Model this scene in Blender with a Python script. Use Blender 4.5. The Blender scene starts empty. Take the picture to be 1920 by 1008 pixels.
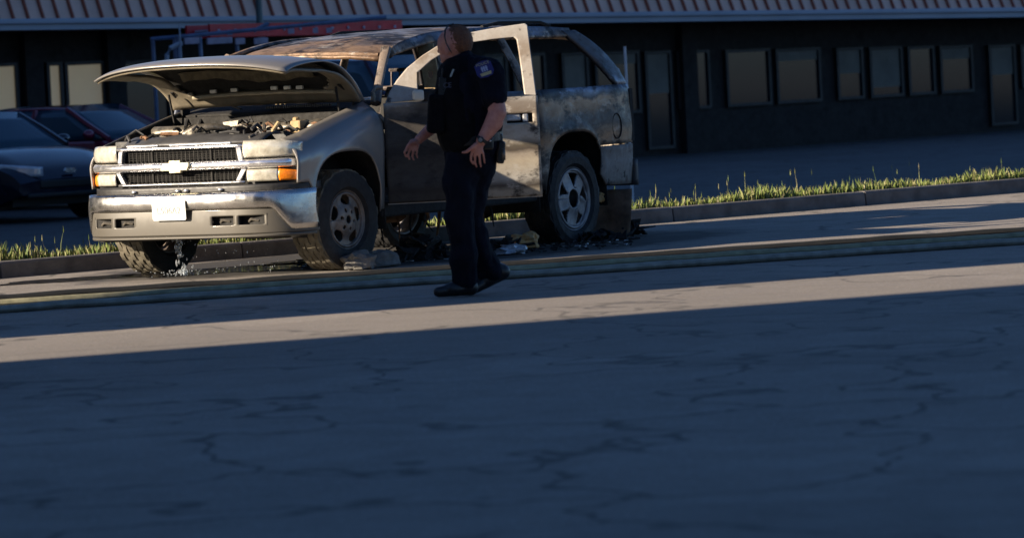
import bpy, bmesh, math, random
from mathutils import Vector, Matrix, noise as mnoise
random.seed(7)
S = bpy.context.scene
COL = S.collection
PI = math.pi

# ------------------------------------------------------------------ camera
H, PIT, ROLL, FPX = 1.5724, -0.0215, 0.0519, 8132.0      # eye height, pitch, roll, focal length in photo pixels
CU, CV = 600.0, 297.5                                    # principal point in the 1920 x 1008 picture
cp, sp, cr, sr = math.cos(PIT), math.sin(PIT), math.cos(ROLL), math.sin(ROLL)
r0, u0, f0 = Vector((1, 0, 0)), Vector((0, -sp, cp)), Vector((0, cp, sp))
right, up = cr*r0 - sr*u0, sr*r0 + cr*u0
cam = bpy.data.cameras.new('camera')
cam.sensor_width = 36; cam.sensor_fit = 'HORIZONTAL'
cam.lens = FPX/1920*36
cam.shift_x = (960-CU)/1920; cam.shift_y = -(504-CV)/1920
cam.clip_start = 0.5; cam.clip_end = 3000
cam.dof.use_dof = True; cam.dof.focus_distance = 34.0; cam.dof.aperture_fstop = 3.6
camo = bpy.data.objects.new('camera', cam); COL.objects.link(camo)
camo.matrix_world = Matrix(((right.x, up.x, -f0.x, 0), (right.y, up.y, -f0.y, 0), (right.z, up.z, -f0.z, H), (0, 0, 0, 1)))
S.camera = camo

# ------------------------------------------------------------------ sky, sun, exposure
SUN_EL = math.radians(17)
LT = Vector((0.935, 0.355, 0)).normalized()              # where the light travels on the ground
w = bpy.data.worlds.new('World'); S.world = w; w.use_nodes = True
nt = w.node_tree; nt.nodes.clear()
sky = nt.nodes.new('ShaderNodeTexSky'); sky.sky_type = 'NISHITA'; sky.sun_disc = False
sky.sun_elevation = SUN_EL
sky.ozone_density = 5.5; sky.dust_density = 0.2; sky.air_density = 0.75
sky.sun_rotation = math.atan2(-LT.x, -LT.y)
bg = nt.nodes.new('ShaderNodeBackground'); bg.inputs[1].default_value = 0.05
wo = nt.nodes.new('ShaderNodeOutputWorld')
nt.links.new(sky.outputs[0], bg.inputs[0]); nt.links.new(bg.outputs[0], wo.inputs[0])
sl = bpy.data.lights.new('sun', 'SUN'); sl.energy = 5.0; sl.angle = math.radians(0.6); sl.color = (1.0, 0.84, 0.64)
so = bpy.data.objects.new('sun', sl); COL.objects.link(so)
so.location = (-20, 10, 20)
so.rotation_euler = Vector((LT.x*math.cos(SUN_EL), LT.y*math.cos(SUN_EL), -math.sin(SUN_EL))).to_track_quat('-Z', 'Y').to_euler()
S.view_settings.view_transform = 'Standard'; S.view_settings.look = 'None'
S.view_settings.exposure = 1.4; S.view_settings.gamma = 1.0

# ------------------------------------------------------------------ pixel -> place
def ray(px, py):
    a, b = px-CU, CV-py
    x, y = cr*a + sr*b, -sr*a + cr*b
    return Vector((x, FPX*cp - y*sp, FPX*sp + y*cp))/FPX
def at(px, py, Y):
    d = ray(px, py); return Vector((0, 0, H)) + d*(Y/d.y)
def gnd(px, py, z=0.0):
    d = ray(px, py); return Vector((0, 0, H)) + d*((z-H)/d.z)

# ------------------------------------------------------------------ materials
def newmat(name):
    m = bpy.data.materials.new(name); m.use_nodes = True
    n = m.node_tree.nodes; l = m.node_tree.links
    b = n['Principled BSDF']
    return m, n, l, b
def nz(n, l, vec, scale, detail=5, rough=0.6):
    t = n.new('ShaderNodeTexNoise'); t.inputs['Scale'].default_value = scale
    t.inputs['Detail'].default_value = detail; t.inputs['Roughness'].default_value = rough
    if vec is not None: l.new(vec, t.inputs['Vector'])
    return t.outputs['Fac']
def ramp(n, l, fac, stops, interp='LINEAR'):
    r = n.new('ShaderNodeValToRGB'); r.color_ramp.interpolation = interp
    e = r.color_ramp.elements
    while len(e) < len(stops): e.new(0.5)
    for k, (p, c) in enumerate(stops):
        e[k].position = p; e[k].color = (c[0], c[1], c[2], 1) if not isinstance(c, (int, float)) else (c, c, c, 1)
    l.new(fac, r.inputs[0]); return r.outputs[0]
def mathn(n, l, op, a, b=None, clamp=False):
    m = n.new('ShaderNodeMath'); m.operation = op; m.use_clamp = clamp
    for k, v in enumerate((a, b)):
        if v is None: continue
        if isinstance(v, (int, float)): m.inputs[k].default_value = v
        else: l.new(v, m.inputs[k])
    return m.outputs[0]
def mixc(n, l, fac, a, b):
    m = n.new('ShaderNodeMix'); m.data_type = 'RGBA'
    if isinstance(fac, (int, float)): m.inputs[0].default_value = fac
    else: l.new(fac, m.inputs[0])
    for k, v in ((6, a), (7, b)):
        if isinstance(v, tuple): m.inputs[k].default_value = (*v[:3], 1)
        else: l.new(v, m.inputs[k])
    return m.outputs[2]
def bump(n, l, b, h, strength=0.3, dist=0.01):
    bp = n.new('ShaderNodeBump'); bp.inputs['Strength'].default_value = strength; bp.inputs['Distance'].default_value = dist
    l.new(h, bp.inputs['Height']); l.new(bp.outputs[0], b.inputs['Normal'])
def mat(name, c, rough=0.6, metal=0.0, var=0.25, scale=8.0, bmp=0.0, bscale=60.0, coat=0.0, c2=None, spec=None):
    m, n, l, b = newmat(name)
    tc = n.new('ShaderNodeTexCoord').outputs['Object']
    f = nz(n, l, tc, scale)
    d = c2 or tuple(max(0, v*(1-var)) for v in c); u = tuple(min(1, v*(1+var)) for v in c) if c2 is None else c
    l.new(ramp(n, l, f, [(0.3, d), (0.7, u)]), b.inputs['Base Color'])
    b.inputs['Roughness'].default_value = rough; b.inputs['Metallic'].default_value = metal
    f2 = nz(n, l, tc, scale*2.3)
    l.new(ramp(n, l, f2, [(0.3, max(0, rough-0.1)), (0.7, min(1, rough+0.1))]), b.inputs['Roughness'])
    if coat: b.inputs['Coat Weight'].default_value = coat; b.inputs['Coat Roughness'].default_value = 0.08
    if spec is not None: b.inputs['Specular IOR Level'].default_value = spec
    if bmp: bump(n, l, b, nz(n, l, tc, bscale, 6), bmp, 0.01)
    return m
def burnt(name, stops, axis='Z', ash=0.0, hinge=None, lo=0.3, hi=1.9, amp=0.35, nscale=2.2, soot=0.45, rough=0.62, metal=0.3, stretch=(1, 1, 1), sootc=(0.012, 0.011, 0.012), bmp=0.35):
    """scorched sheet metal: bands of paint, bare metal, ash, rust and soot with ragged borders"""
    m, n, l, b = newmat(name)
    tc = n.new('ShaderNodeTexCoord').outputs['Object']
    mp = n.new('ShaderNodeMapping'); mp.inputs['Scale'].default_value = stretch; l.new(tc, mp.inputs[0])
    sx = n.new('ShaderNodeSeparateXYZ'); l.new(tc, sx.inputs[0])
    big = nz(n, l, mp.outputs[0], nscale, 4, 0.55)
    fine = nz(n, l, mp.outputs[0], nscale*6, 8, 0.7)
    t = mathn(n, l, 'DIVIDE', mathn(n, l, 'SUBTRACT', sx.outputs[axis], lo), hi-lo)
    t = mathn(n, l, 'ADD', t, mathn(n, l, 'MULTIPLY', mathn(n, l, 'SUBTRACT', big, 0.5), amp))
    t = mathn(n, l, 'ADD', t, mathn(n, l, 'MULTIPLY', mathn(n, l, 'SUBTRACT', fine, 0.5), amp*0.18), True)
    col = ramp(n, l, t, stops)
    big2 = nz(n, l, mp.outputs[0], nscale*1.7, 6, 0.65)
    col = mixc(n, l, ramp(n, l, fine, [(0.35, 0.0), (0.75, 0.35)]), col, (0.13, 0.085, 0.055))
    mott = mathn(n, l, 'ADD', mathn(n, l, 'MULTIPLY', big2, 0.75), mathn(n, l, 'MULTIPLY', fine, 0.25))
    if ash:
        a2 = nz(n, l, mp.outputs[0], nscale*2.6, 7, 0.7)
        col = mixc(n, l, mathn(n, l, 'MULTIPLY', ramp(n, l, a2, [(0.55, 0.0), (0.62, 1.0)]), ash), col, (0.44, 0.41, 0.37))
    sfac = ramp(n, l, mott, [(0.60-soot*0.28, 0.0), (0.60-soot*0.28+0.075, 1.0)])
    col = mixc(n, l, mathn(n, l, 'MULTIPLY', sfac, 0.92), col, sootc)
    if hinge:   # hinge side darkened: soot low down, the hood's shade painted in with it
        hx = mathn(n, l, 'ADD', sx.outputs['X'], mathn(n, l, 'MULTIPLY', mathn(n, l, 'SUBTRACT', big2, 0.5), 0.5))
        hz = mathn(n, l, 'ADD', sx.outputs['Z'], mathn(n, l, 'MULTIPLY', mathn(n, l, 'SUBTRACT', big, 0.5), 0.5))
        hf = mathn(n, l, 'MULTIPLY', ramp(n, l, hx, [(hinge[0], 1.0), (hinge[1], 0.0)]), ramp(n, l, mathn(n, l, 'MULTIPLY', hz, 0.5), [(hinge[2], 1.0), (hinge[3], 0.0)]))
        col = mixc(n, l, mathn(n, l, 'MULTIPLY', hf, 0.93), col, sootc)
    l.new(col, b.inputs['Base Color'])
    b.inputs['Metallic'].default_value = metal
    l.new(ramp(n, l, fine, [(0.3, rough-0.15), (0.7, min(1, rough+0.2))]), b.inputs['Roughness'])
    bump(n, l, b, fine, bmp, 0.012)
    return m
def glass(name, tint, rough=0.05, trans=0.0):
    m, n, l, b = newmat(name)
    b.inputs['Base Color'].default_value = (*tint, 1); b.inputs['Roughness'].default_value = rough
    if trans: b.inputs['Transmission Weight'].default_value = trans
    return m

PEWTER = (0.285, 0.27, 0.255)
M = {}
# clean pewter paint with road dust
def paint(name, c, rough=0.3, metal=0.45, dust=0.35):
    m, n, l, b = newmat(name)
    tc = n.new('ShaderNodeTexCoord').outputs['Object']
    f = nz(n, l, tc, 3.0, 6, 0.6); g = nz(n, l, tc, 26.0, 5, 0.6)
    d = mathn(n, l, 'MULTIPLY', ramp(n, l, f, [(0.42, 0.0), (0.72, 1.0)]), dust)
    l.new(mixc(n, l, d, c, tuple(v*0.62+0.03 for v in c)), b.inputs['Base Color'])
    b.inputs['Metallic'].default_value = metal
    r = mathn(n, l, 'ADD', mathn(n, l, 'MULTIPLY', d, 0.35), rough, True)
    l.new(r, b.inputs['Roughness'])
    b.inputs['Coat Weight'].default_value = 0.25; b.inputs['Coat Roughness'].default_value = 0.15
    bump(n, l, b, g, 0.03, 0.004)
    return m
M['paint'] = paint('pewter_paint', PEWTER)
M['valance'] = paint('dirty_valance', (0.078, 0.071, 0.059), 0.5, 0.1, 0.6)
M['chrome'] = mat('chrome', (0.60, 0.59, 0.575), 0.26, 1.0, 0.18, 4, 0.08, 20)
M['bright'] = mat('bright_trim', (0.88, 0.88, 0.9), 0.22, 0.9, 0.05)
M['black'] = mat('black_plastic', (0.018, 0.018, 0.019), 0.5, 0, 0.4, 12, 0.1)
M['dark'] = mat('sooty_black', (0.010, 0.0095, 0.009), 0.85, 0, 0.5, 9, 0.5, 40)
M['gray'] = mat('grey_plastic', (0.055, 0.055, 0.058), 0.48, 0, 0.3, 9, 0.08)
M['metal'] = mat('dull_metal', (0.19, 0.172, 0.145), 0.5, 0.7, 0.4, 14, 0.3)
M['rust'] = mat('rusty_metal', (0.16, 0.085, 0.045), 0.8, 0.2, 0.5, 16, 0.5)
M['white'] = mat('white_plastic', (0.58, 0.56, 0.48), 0.45, 0, 0.1)
M['ochre'] = mat('scorched_primer', (0.46, 0.36, 0.20), 0.8, 0.0, 0.3, 10, 0.3, c2=(0.26, 0.17, 0.08))
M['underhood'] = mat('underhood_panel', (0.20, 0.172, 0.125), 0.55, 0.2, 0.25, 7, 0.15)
M['raillit'] = mat('sunlit_rail', (0.36, 0.31, 0.22), 0.5, 0.1, 0.2, 9, 0.1)  # underhood colour brightened, the sun on the rail put into it
M['tornliner'] = mat('torn_liner', (0.10, 0.085, 0.055), 0.85, 0, 0.5, 14, 0.5)
M['rubber'] = mat('tyre_rubber', (0.105, 0.092, 0.066), 0.85, 0, 0.45, 10, 0.3, 70)
M['sidewall'] = mat('tyre_sidewall', (0.016, 0.0155, 0.015), 0.8, 0, 0.4, 10, 0.3, 60)
M['burnt_rubber'] = mat('burnt_tyre', (0.014, 0.014, 0.015), 0.7, 0, 0.6, 10, 0.5, 40)
M['rim_brown'] = mat('dirty_alloy', (0.20, 0.165, 0.14), 0.5, 0.5, 0.35, 14, 0.2)
M['rim_grey'] = mat('scorched_alloy', (0.36, 0.35, 0.36), 0.5, 0.45, 0.4, 9, 0.25, c2=(0.16, 0.15, 0.15))
M['lens'] = mat('headlamp_lens', (0.80, 0.78, 0.68), 0.12, 0.35, 0.25, 14, 0.35, 30, coat=1.0, c2=(0.42, 0.39, 0.32))
M['amber'] = mat('amber_lens', (0.88, 0.22, 0.008), 0.35, 0.0, 0.25, 40, 0.3, 120, coat=0.2)
M['plate'] = mat('white_plate', (0.66, 0.67, 0.64), 0.4, 0, 0.03)
M['platetext'] = mat('plate_letters', (0.20, 0.22, 0.22), 0.5, 0, 0.05)
M['gold'] = mat('gold_emblem', (0.85, 0.78, 0.55), 0.28, 0.75, 0.1)
# quarter: pewter low, brown scorch, bare metal near the belt with the sky's blue reflection painted in
M['quarter'] = burnt('scorched_quarter', [(0.0, (0.22, 0.20, 0.18)), (0.29, (0.24, 0.20, 0.16)), (0.36, (0.30, 0.18, 0.10)), (0.42, (0.04, 0.035, 0.035)), (0.455, (0.05, 0.045, 0.045)), (0.50, (0.26, 0.16, 0.09)), (0.545, (0.38, 0.25, 0.15)), (0.565, (0.05, 0.055, 0.065)), (0.605, (0.30, 0.35, 0.45)), (0.63, (0.22, 0.25, 0.31)), (0.66, (0.06, 0.065, 0.08)), (0.80, (0.04, 0.035, 0.04)), (1.0, (0.10, 0.09, 0.09))], amp=0.20, nscale=2.1, soot=0.38, ash=0.35, metal=0.25, rough=0.45, stretch=(0.75, 1, 1.25))
M['lowpaint'] = burnt('scorched_lower_paint', [(0.0, (0.10, 0.09, 0.08)), (0.10, (0.20, 0.185, 0.17)), (0.22, (0.26, 0.24, 0.225)), (0.30, (0.17, 0.14, 0.12)), (1.0, (0.2, 0.18, 0.16))], amp=0.12, nscale=4, soot=0.16, ash=0.2, metal=0.05, rough=0.7)
M['roof'] = burnt('burnt_roof', [(0.0, (0.05, 0.04, 0.035)), (0.45, (0.09, 0.07, 0.055)), (0.78, (0.13, 0.08, 0.05)), (0.86, (0.30, 0.20, 0.13)), (0.91, (0.07, 0.07, 0.08)), (0.95, (0.22, 0.24, 0.30)), (1.0, (0.10, 0.10, 0.12))], amp=0.34, nscale=2.6, soot=0.42, ash=0.55, metal=0.45, rough=0.5, stretch=(1.0, 0.6, 1))
M['pillar'] = burnt('burnt_pillar', ash=0.4, stops=[(0.0, (0.06, 0.05, 0.05)), (0.5, (0.10, 0.08, 0.075)), (0.75, (0.24, 0.20, 0.17)), (1.0, (0.20, 0.14, 0.10))], amp=0.3, nscale=5, soot=0.35)
M['inside'] = burnt('burnt_interior', [(0.0, (0.012, 0.011, 0.010)), (0.6, (0.02, 0.018, 0.016)), (1.0, (0.035, 0.028, 0.022))], amp=0.4, nscale=4, soot=0.5, metal=0.0)
# open door: ash-white burnt panel with soot bands (its own frame: X along the door, Z up)
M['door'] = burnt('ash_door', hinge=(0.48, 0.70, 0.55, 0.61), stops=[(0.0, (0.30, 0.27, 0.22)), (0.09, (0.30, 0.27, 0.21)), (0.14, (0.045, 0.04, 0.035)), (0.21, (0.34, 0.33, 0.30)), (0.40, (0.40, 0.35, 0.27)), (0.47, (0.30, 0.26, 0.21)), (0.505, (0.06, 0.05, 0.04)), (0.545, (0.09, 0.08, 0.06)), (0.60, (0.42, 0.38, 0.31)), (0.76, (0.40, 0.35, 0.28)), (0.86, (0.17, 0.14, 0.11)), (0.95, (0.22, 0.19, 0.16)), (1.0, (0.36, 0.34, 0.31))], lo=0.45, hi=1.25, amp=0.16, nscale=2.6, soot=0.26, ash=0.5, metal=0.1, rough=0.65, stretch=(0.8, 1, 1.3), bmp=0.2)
M['doorframe'] = burnt('ash_door_frame', [(0.0, (0.40, 0.37, 0.33)), (0.45, (0.42, 0.38, 0.33)), (0.6, (0.27, 0.22, 0.17)), (1.0, (0.50, 0.48, 0.44))], lo=1.2, hi=1.85, amp=0.5, nscale=4, soot=0.12, ash=0.5, metal=0.05, rough=0.6, bmp=0.15)
# officer
M['skin'] = mat('skin', (0.54, 0.25, 0.19), 0.5, 0, 0.10, 22, 0.12, 90, c2=(0.40, 0.15, 0.11))
M['hair'] = mat('ginger_brown_hair', (0.21, 0.075, 0.027), 0.6, 0, 0.5, 70, 1.0, 150, c2=(0.095, 0.033, 0.013))
M['uniform'] = mat('navy_black_uniform', (0.0036, 0.0048, 0.0115), 0.85, 0, 0.35, 7, 0.3, 120, spec=0.15)
M['vest'] = mat('black_vest', (0.0018, 0.0020, 0.0034), 0.8, 0, 0.35, 14, 0.4, 60, spec=0.15)
M['leather'] = mat('black_leather', (0.007, 0.007, 0.008), 0.35, 0, 0.3, 20, 0.2)
M['vesttext'] = mat('faded_vest_letters', (0.07, 0.085, 0.13), 0.8)
M['patch'] = mat('blue_patch', (0.012, 0.016, 0.14), 0.7, 0, 0.2, 90, 0.3, 300)
M['patchgold'] = mat('gold_thread', (0.42, 0.38, 0.20), 0.7, 0, 0.2, 120)
M['patchwhite'] = mat('silver_thread', (0.30, 0.36, 0.55), 0.7, 0, 0.2, 120)
M['silver'] = mat('silver_metal', (0.65, 0.66, 0.68), 0.25, 0.9, 0.1)
# place
M['navy'] = mat('navy_car_paint', (0.003, 0.007, 0.026), 0.18, 0.3, 0.15, 2, coat=1.0)
M['maroon'] = mat('maroon_car_paint', (0.20, 0.014, 0.05), 0.2, 0.3, 0.15, 2, coat=1.0)
M['purple'] = mat('dark_violet_car_paint', (0.020, 0.012, 0.055), 0.2, 0.3, 0.15, 2, coat=1.0)
M['carglass'] = glass('sky_tinted_car_glass', (0.022, 0.065, 0.10), 0.06)  # blue of the reflected sky put into the base colour
M['cartrim'] = mat('car_black_trim', (0.012, 0.012, 0.013), 0.5)
M['carlens'] = mat('car_headlamp', (0.62, 0.66, 0.74), 0.15, 0.3, 0.15, 20, coat=1.0)
M['red'] = mat('red_paint', (0.62, 0.02, 0.03), 0.45, 0, 0.25, 4)
M['bluegrey'] = mat('blue_grey_steel', (0.12, 0.17, 0.28), 0.45, 0.2, 0.25, 6)
M['crate'] = mat('pale_lilac_box', (0.36, 0.33, 0.42), 0.6, 0, 0.25, 9)
M['fascia'] = mat('pale_blue_grey_fascia', (0.34, 0.38, 0.46), 0.5, 0, 0.1, 1.2)
M['mansard'] = mat('tan_metal_roofing', (0.68, 0.45, 0.36), 0.55, 0.1, 0.15, 1.5)
M['rib'] = mat('rust_brown_rib', (0.27, 0.06, 0.03), 0.6, 0, 0.25, 3)
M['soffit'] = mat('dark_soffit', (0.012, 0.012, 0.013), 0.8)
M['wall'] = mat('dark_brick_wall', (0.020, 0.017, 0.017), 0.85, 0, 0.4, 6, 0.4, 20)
M['blind'] = mat('glowing_beige_blind', (0.90, 0.66, 0.36), 0.5, 0, 0.15, 1.5, c2=(0.80, 0.60, 0.36))
_b = M['blind'].node_tree.nodes['Principled BSDF']; _b.inputs['Emission Color'].default_value = (1.0, 0.80, 0.52, 1); _b.inputs['Emission Strength'].default_value = 0.035   # added warm glow that stands in for reflected sunlight; no lamp behind
M['shopglass'] = glass('shop_glass', (0.010, 0.015, 0.024), 0.10)
M['dullblind'] = mat('grey_blind', (0.16, 0.15, 0.13), 0.7, 0, 0.2, 3)
M['frame'] = mat('dark_window_frame', (0.015, 0.012, 0.014), 0.5)
M['pole'] = mat('grey_green_pole', (0.10, 0.14, 0.15), 0.5, 0.3, 0.2, 4)
M['whitepost'] = mat('white_post', (0.42, 0.46, 0.52), 0.5, 0, 0.15, 4)
M['kerb'] = mat('concrete_kerb', (0.13, 0.12, 0.115), 0.9, 0, 0.35, 5, 0.4, 30)
M['hoseolive'] = mat('olive_hose_jacket', (0.27, 0.25, 0.15), 0.8, 0, 0.3, 10, 0.5, 180)
M['hosegrey'] = mat('grey_hose_jacket', (0.25, 0.245, 0.21), 0.8, 0, 0.3, 10, 0.5, 180)
M['hosedark'] = mat('black_hose_jacket', (0.006, 0.007, 0.007), 0.8, 0, 0.3, 10, 0.5, 180)
M['soil'] = mat('verge_soil', (0.055, 0.05, 0.028), 0.95, 0, 0.4, 6, 0.5, 30)
M['char'] = mat('charred_debris', (0.010, 0.010, 0.010), 0.8, 0, 0.6, 20, 0.8, 60)
M['grydeb'] = mat('grey_debris', (0.13, 0.125, 0.115), 0.85, 0, 0.35, 14, 0.5, 60)
M['orange'] = mat('orange_scorched_foam', (0.55, 0.24, 0.06), 0.8, 0, 0.4, 18, 0.5, c2=(0.50, 0.38, 0.20))
M['palemetal'] = mat('pale_metal_scrap', (0.42, 0.44, 0.47), 0.4, 0.5, 0.4, 18, 0.3)
M['brownflap'] = mat('brown_scorched_flap', (0.13, 0.075, 0.045), 0.85, 0, 0.5, 9, 0.5, 40)
M['stucco'] = mat('brown_stucco', (0.22, 0.18, 0.15), 0.9, 0, 0.2, 1.0, 0.3, 20)

def asphalt(name, c, stain=False):
    m, n, l, b = newmat(name)
    tc = n.new('ShaderNodeTexCoord').outputs['Object']
    big = nz(n, l, tc, 0.35, 5, 0.6); mid = nz(n, l, tc, 2.5, 6, 0.65); fin = nz(n, l, tc, 55, 3, 0.6)
    col = ramp(n, l, big, [(0.3, tuple(v*0.82 for v in c)), (0.7, tuple(v*1.12 for v in c))])
    col = mixc(n, l, ramp(n, l, mid, [(0.45, 0.0), (0.75, 0.45)]), col, tuple(v*0.6 for v in c))
    vo = n.new('ShaderNodeTexVoronoi'); vo.inputs['Scale'].default_value = 75; l.new(tc, vo.inputs['Vector'])
    sp_ = ramp(n, l, vo.outputs['Color'], [(0.80, 0.0), (0.86, 1.0)])
    col = mixc(n, l, mathn(n, l, 'MULTIPLY', sp_, 0.45), col, (0.50, 0.46, 0.42))
    # fine cracks
    cv = n.new('ShaderNodeTexVoronoi'); cv.feature = 'DISTANCE_TO_EDGE'; cv.inputs['Scale'].default_value = 0.55
    wv = n.new('ShaderNodeVectorMath'); wv.operation = 'ADD'
    nn = n.new('ShaderNodeTexNoise'); nn.inputs['Scale'].default_value = 1.6; l.new(tc, nn.inputs['Vector'])
    l.new(tc, wv.inputs[0]); l.new(nn.outputs['Color'], wv.inputs[1]); l.new(wv.outputs[0], cv.inputs['Vector'])
    ck = ramp(n, l, cv.outputs['Distance'], [(0.0, 1.0), (0.009, 0.8), (0.016, 0.0)])
    col = mixc(n, l, mathn(n, l, 'MULTIPLY', ck, 0.75), col, (0.02, 0.02, 0.02))
    ag = nz(n, l, tc, 95, 2, 0.5); ag2 = nz(n, l, tc, 28, 4, 0.7)
    col = mixc(n, l, ramp(n, l, ag, [(0.50, 0.0), (0.68, 0.55)]), col, tuple(v*0.35 for v in c))
    col = mixc(n, l, ramp(n, l, ag2, [(0.52, 0.0), (0.72, 0.40)]), col, tuple(min(1, v*1.5) for v in c))
    pt = n.new('ShaderNodeTexVoronoi'); pt.inputs['Scale'].default_value = 0.22; l.new(wv.outputs[0], pt.inputs['Vector'])
    pc = n.new('ShaderNodeSeparateColor'); l.new(pt.outputs['Color'], pc.inputs[0])
    col = mixc(n, l, ramp(n, l, pc.outputs[0], [(0.70, 0.0), (0.72, 0.30)]), col, tuple(v*0.55 for v in c))
    oil = nz(n, l, tc, 1.1, 3, 0.5)
    col = mixc(n, l, ramp(n, l, oil, [(0.66, 0.0), (0.74, 0.55)]), col, tuple(v*0.25 for v in c))
    rgh = ramp(n, l, mid, [(0.3, 0.72), (0.7, 0.95)])
    if stain:   # fire soot and run-off spread over the road round the burnt vehicle
        mp = n.new('ShaderNodeMapping'); mp.vector_type = 'TEXTURE'
        mp.inputs['Location'].default_value = (0.75, 35.2, 0); mp.inputs['Rotation'].default_value = (0, 0, math.radians(35)); mp.inputs['Scale'].default_value = (3.3, 1.75, 1)
        l.new(tc, mp.inputs[0])
        ln = n.new('ShaderNodeVectorMath'); ln.operation = 'LENGTH'; l.new(mp.outputs[0], ln.inputs[0])
        dd = mathn(n, l, 'ADD', ln.outputs['Value'], mathn(n, l, 'MULTIPLY', mathn(n, l, 'SUBTRACT', mid, 0.5), 0.55))
        st = ramp(n, l, dd, [(0.85, 1.0), (1.12, 0.0)])
        col = mixc(n, l, mathn(n, l, 'MULTIPLY', st, 0.9), col, (0.012, 0.011, 0.011))
    l.new(col, b.inputs['Base Color']); l.new(rgh, b.inputs['Roughness'])
    bump(n, l, b, fin, 0.5, 0.008)
    return m
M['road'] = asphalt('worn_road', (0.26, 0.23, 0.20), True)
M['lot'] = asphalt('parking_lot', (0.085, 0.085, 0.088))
def watermat():
    m, n, l, b = newmat('standing_water')
    tc = n.new('ShaderNodeTexCoord').outputs['Object']
    b.inputs['Base Color'].default_value = (0.03, 0.03, 0.032, 1); b.inputs['Roughness'].default_value = 0.06
    bump(n, l, b, nz(n, l, tc, 9, 4), 0.25, 0.01)
    return m
M['water'] = watermat()
M['drop'] = glass('water_drops', (0.9, 0.95, 1.0), 0.02, 0.85)
def grassmat():
    m, n, l, b = newmat('grass_blades')
    g = n.new('ShaderNodeNewGeometry')
    tc = n.new('ShaderNodeTexCoord').outputs['Object']
    r = ramp(n, l, g.outputs['Random Per Island'], [(0.0, (0.07, 0.12, 0.02)), (0.6, (0.15, 0.18, 0.035)), (0.85, (0.20, 0.19, 0.075)), (1.0, (0.28, 0.25, 0.14))])
    l.new(r, b.inputs['Base Color']); b.inputs['Roughness'].default_value = 0.7
    b.inputs['Subsurface Weight'].default_value = 0.0
    return m
M['grass'] = grassmat()

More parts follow.
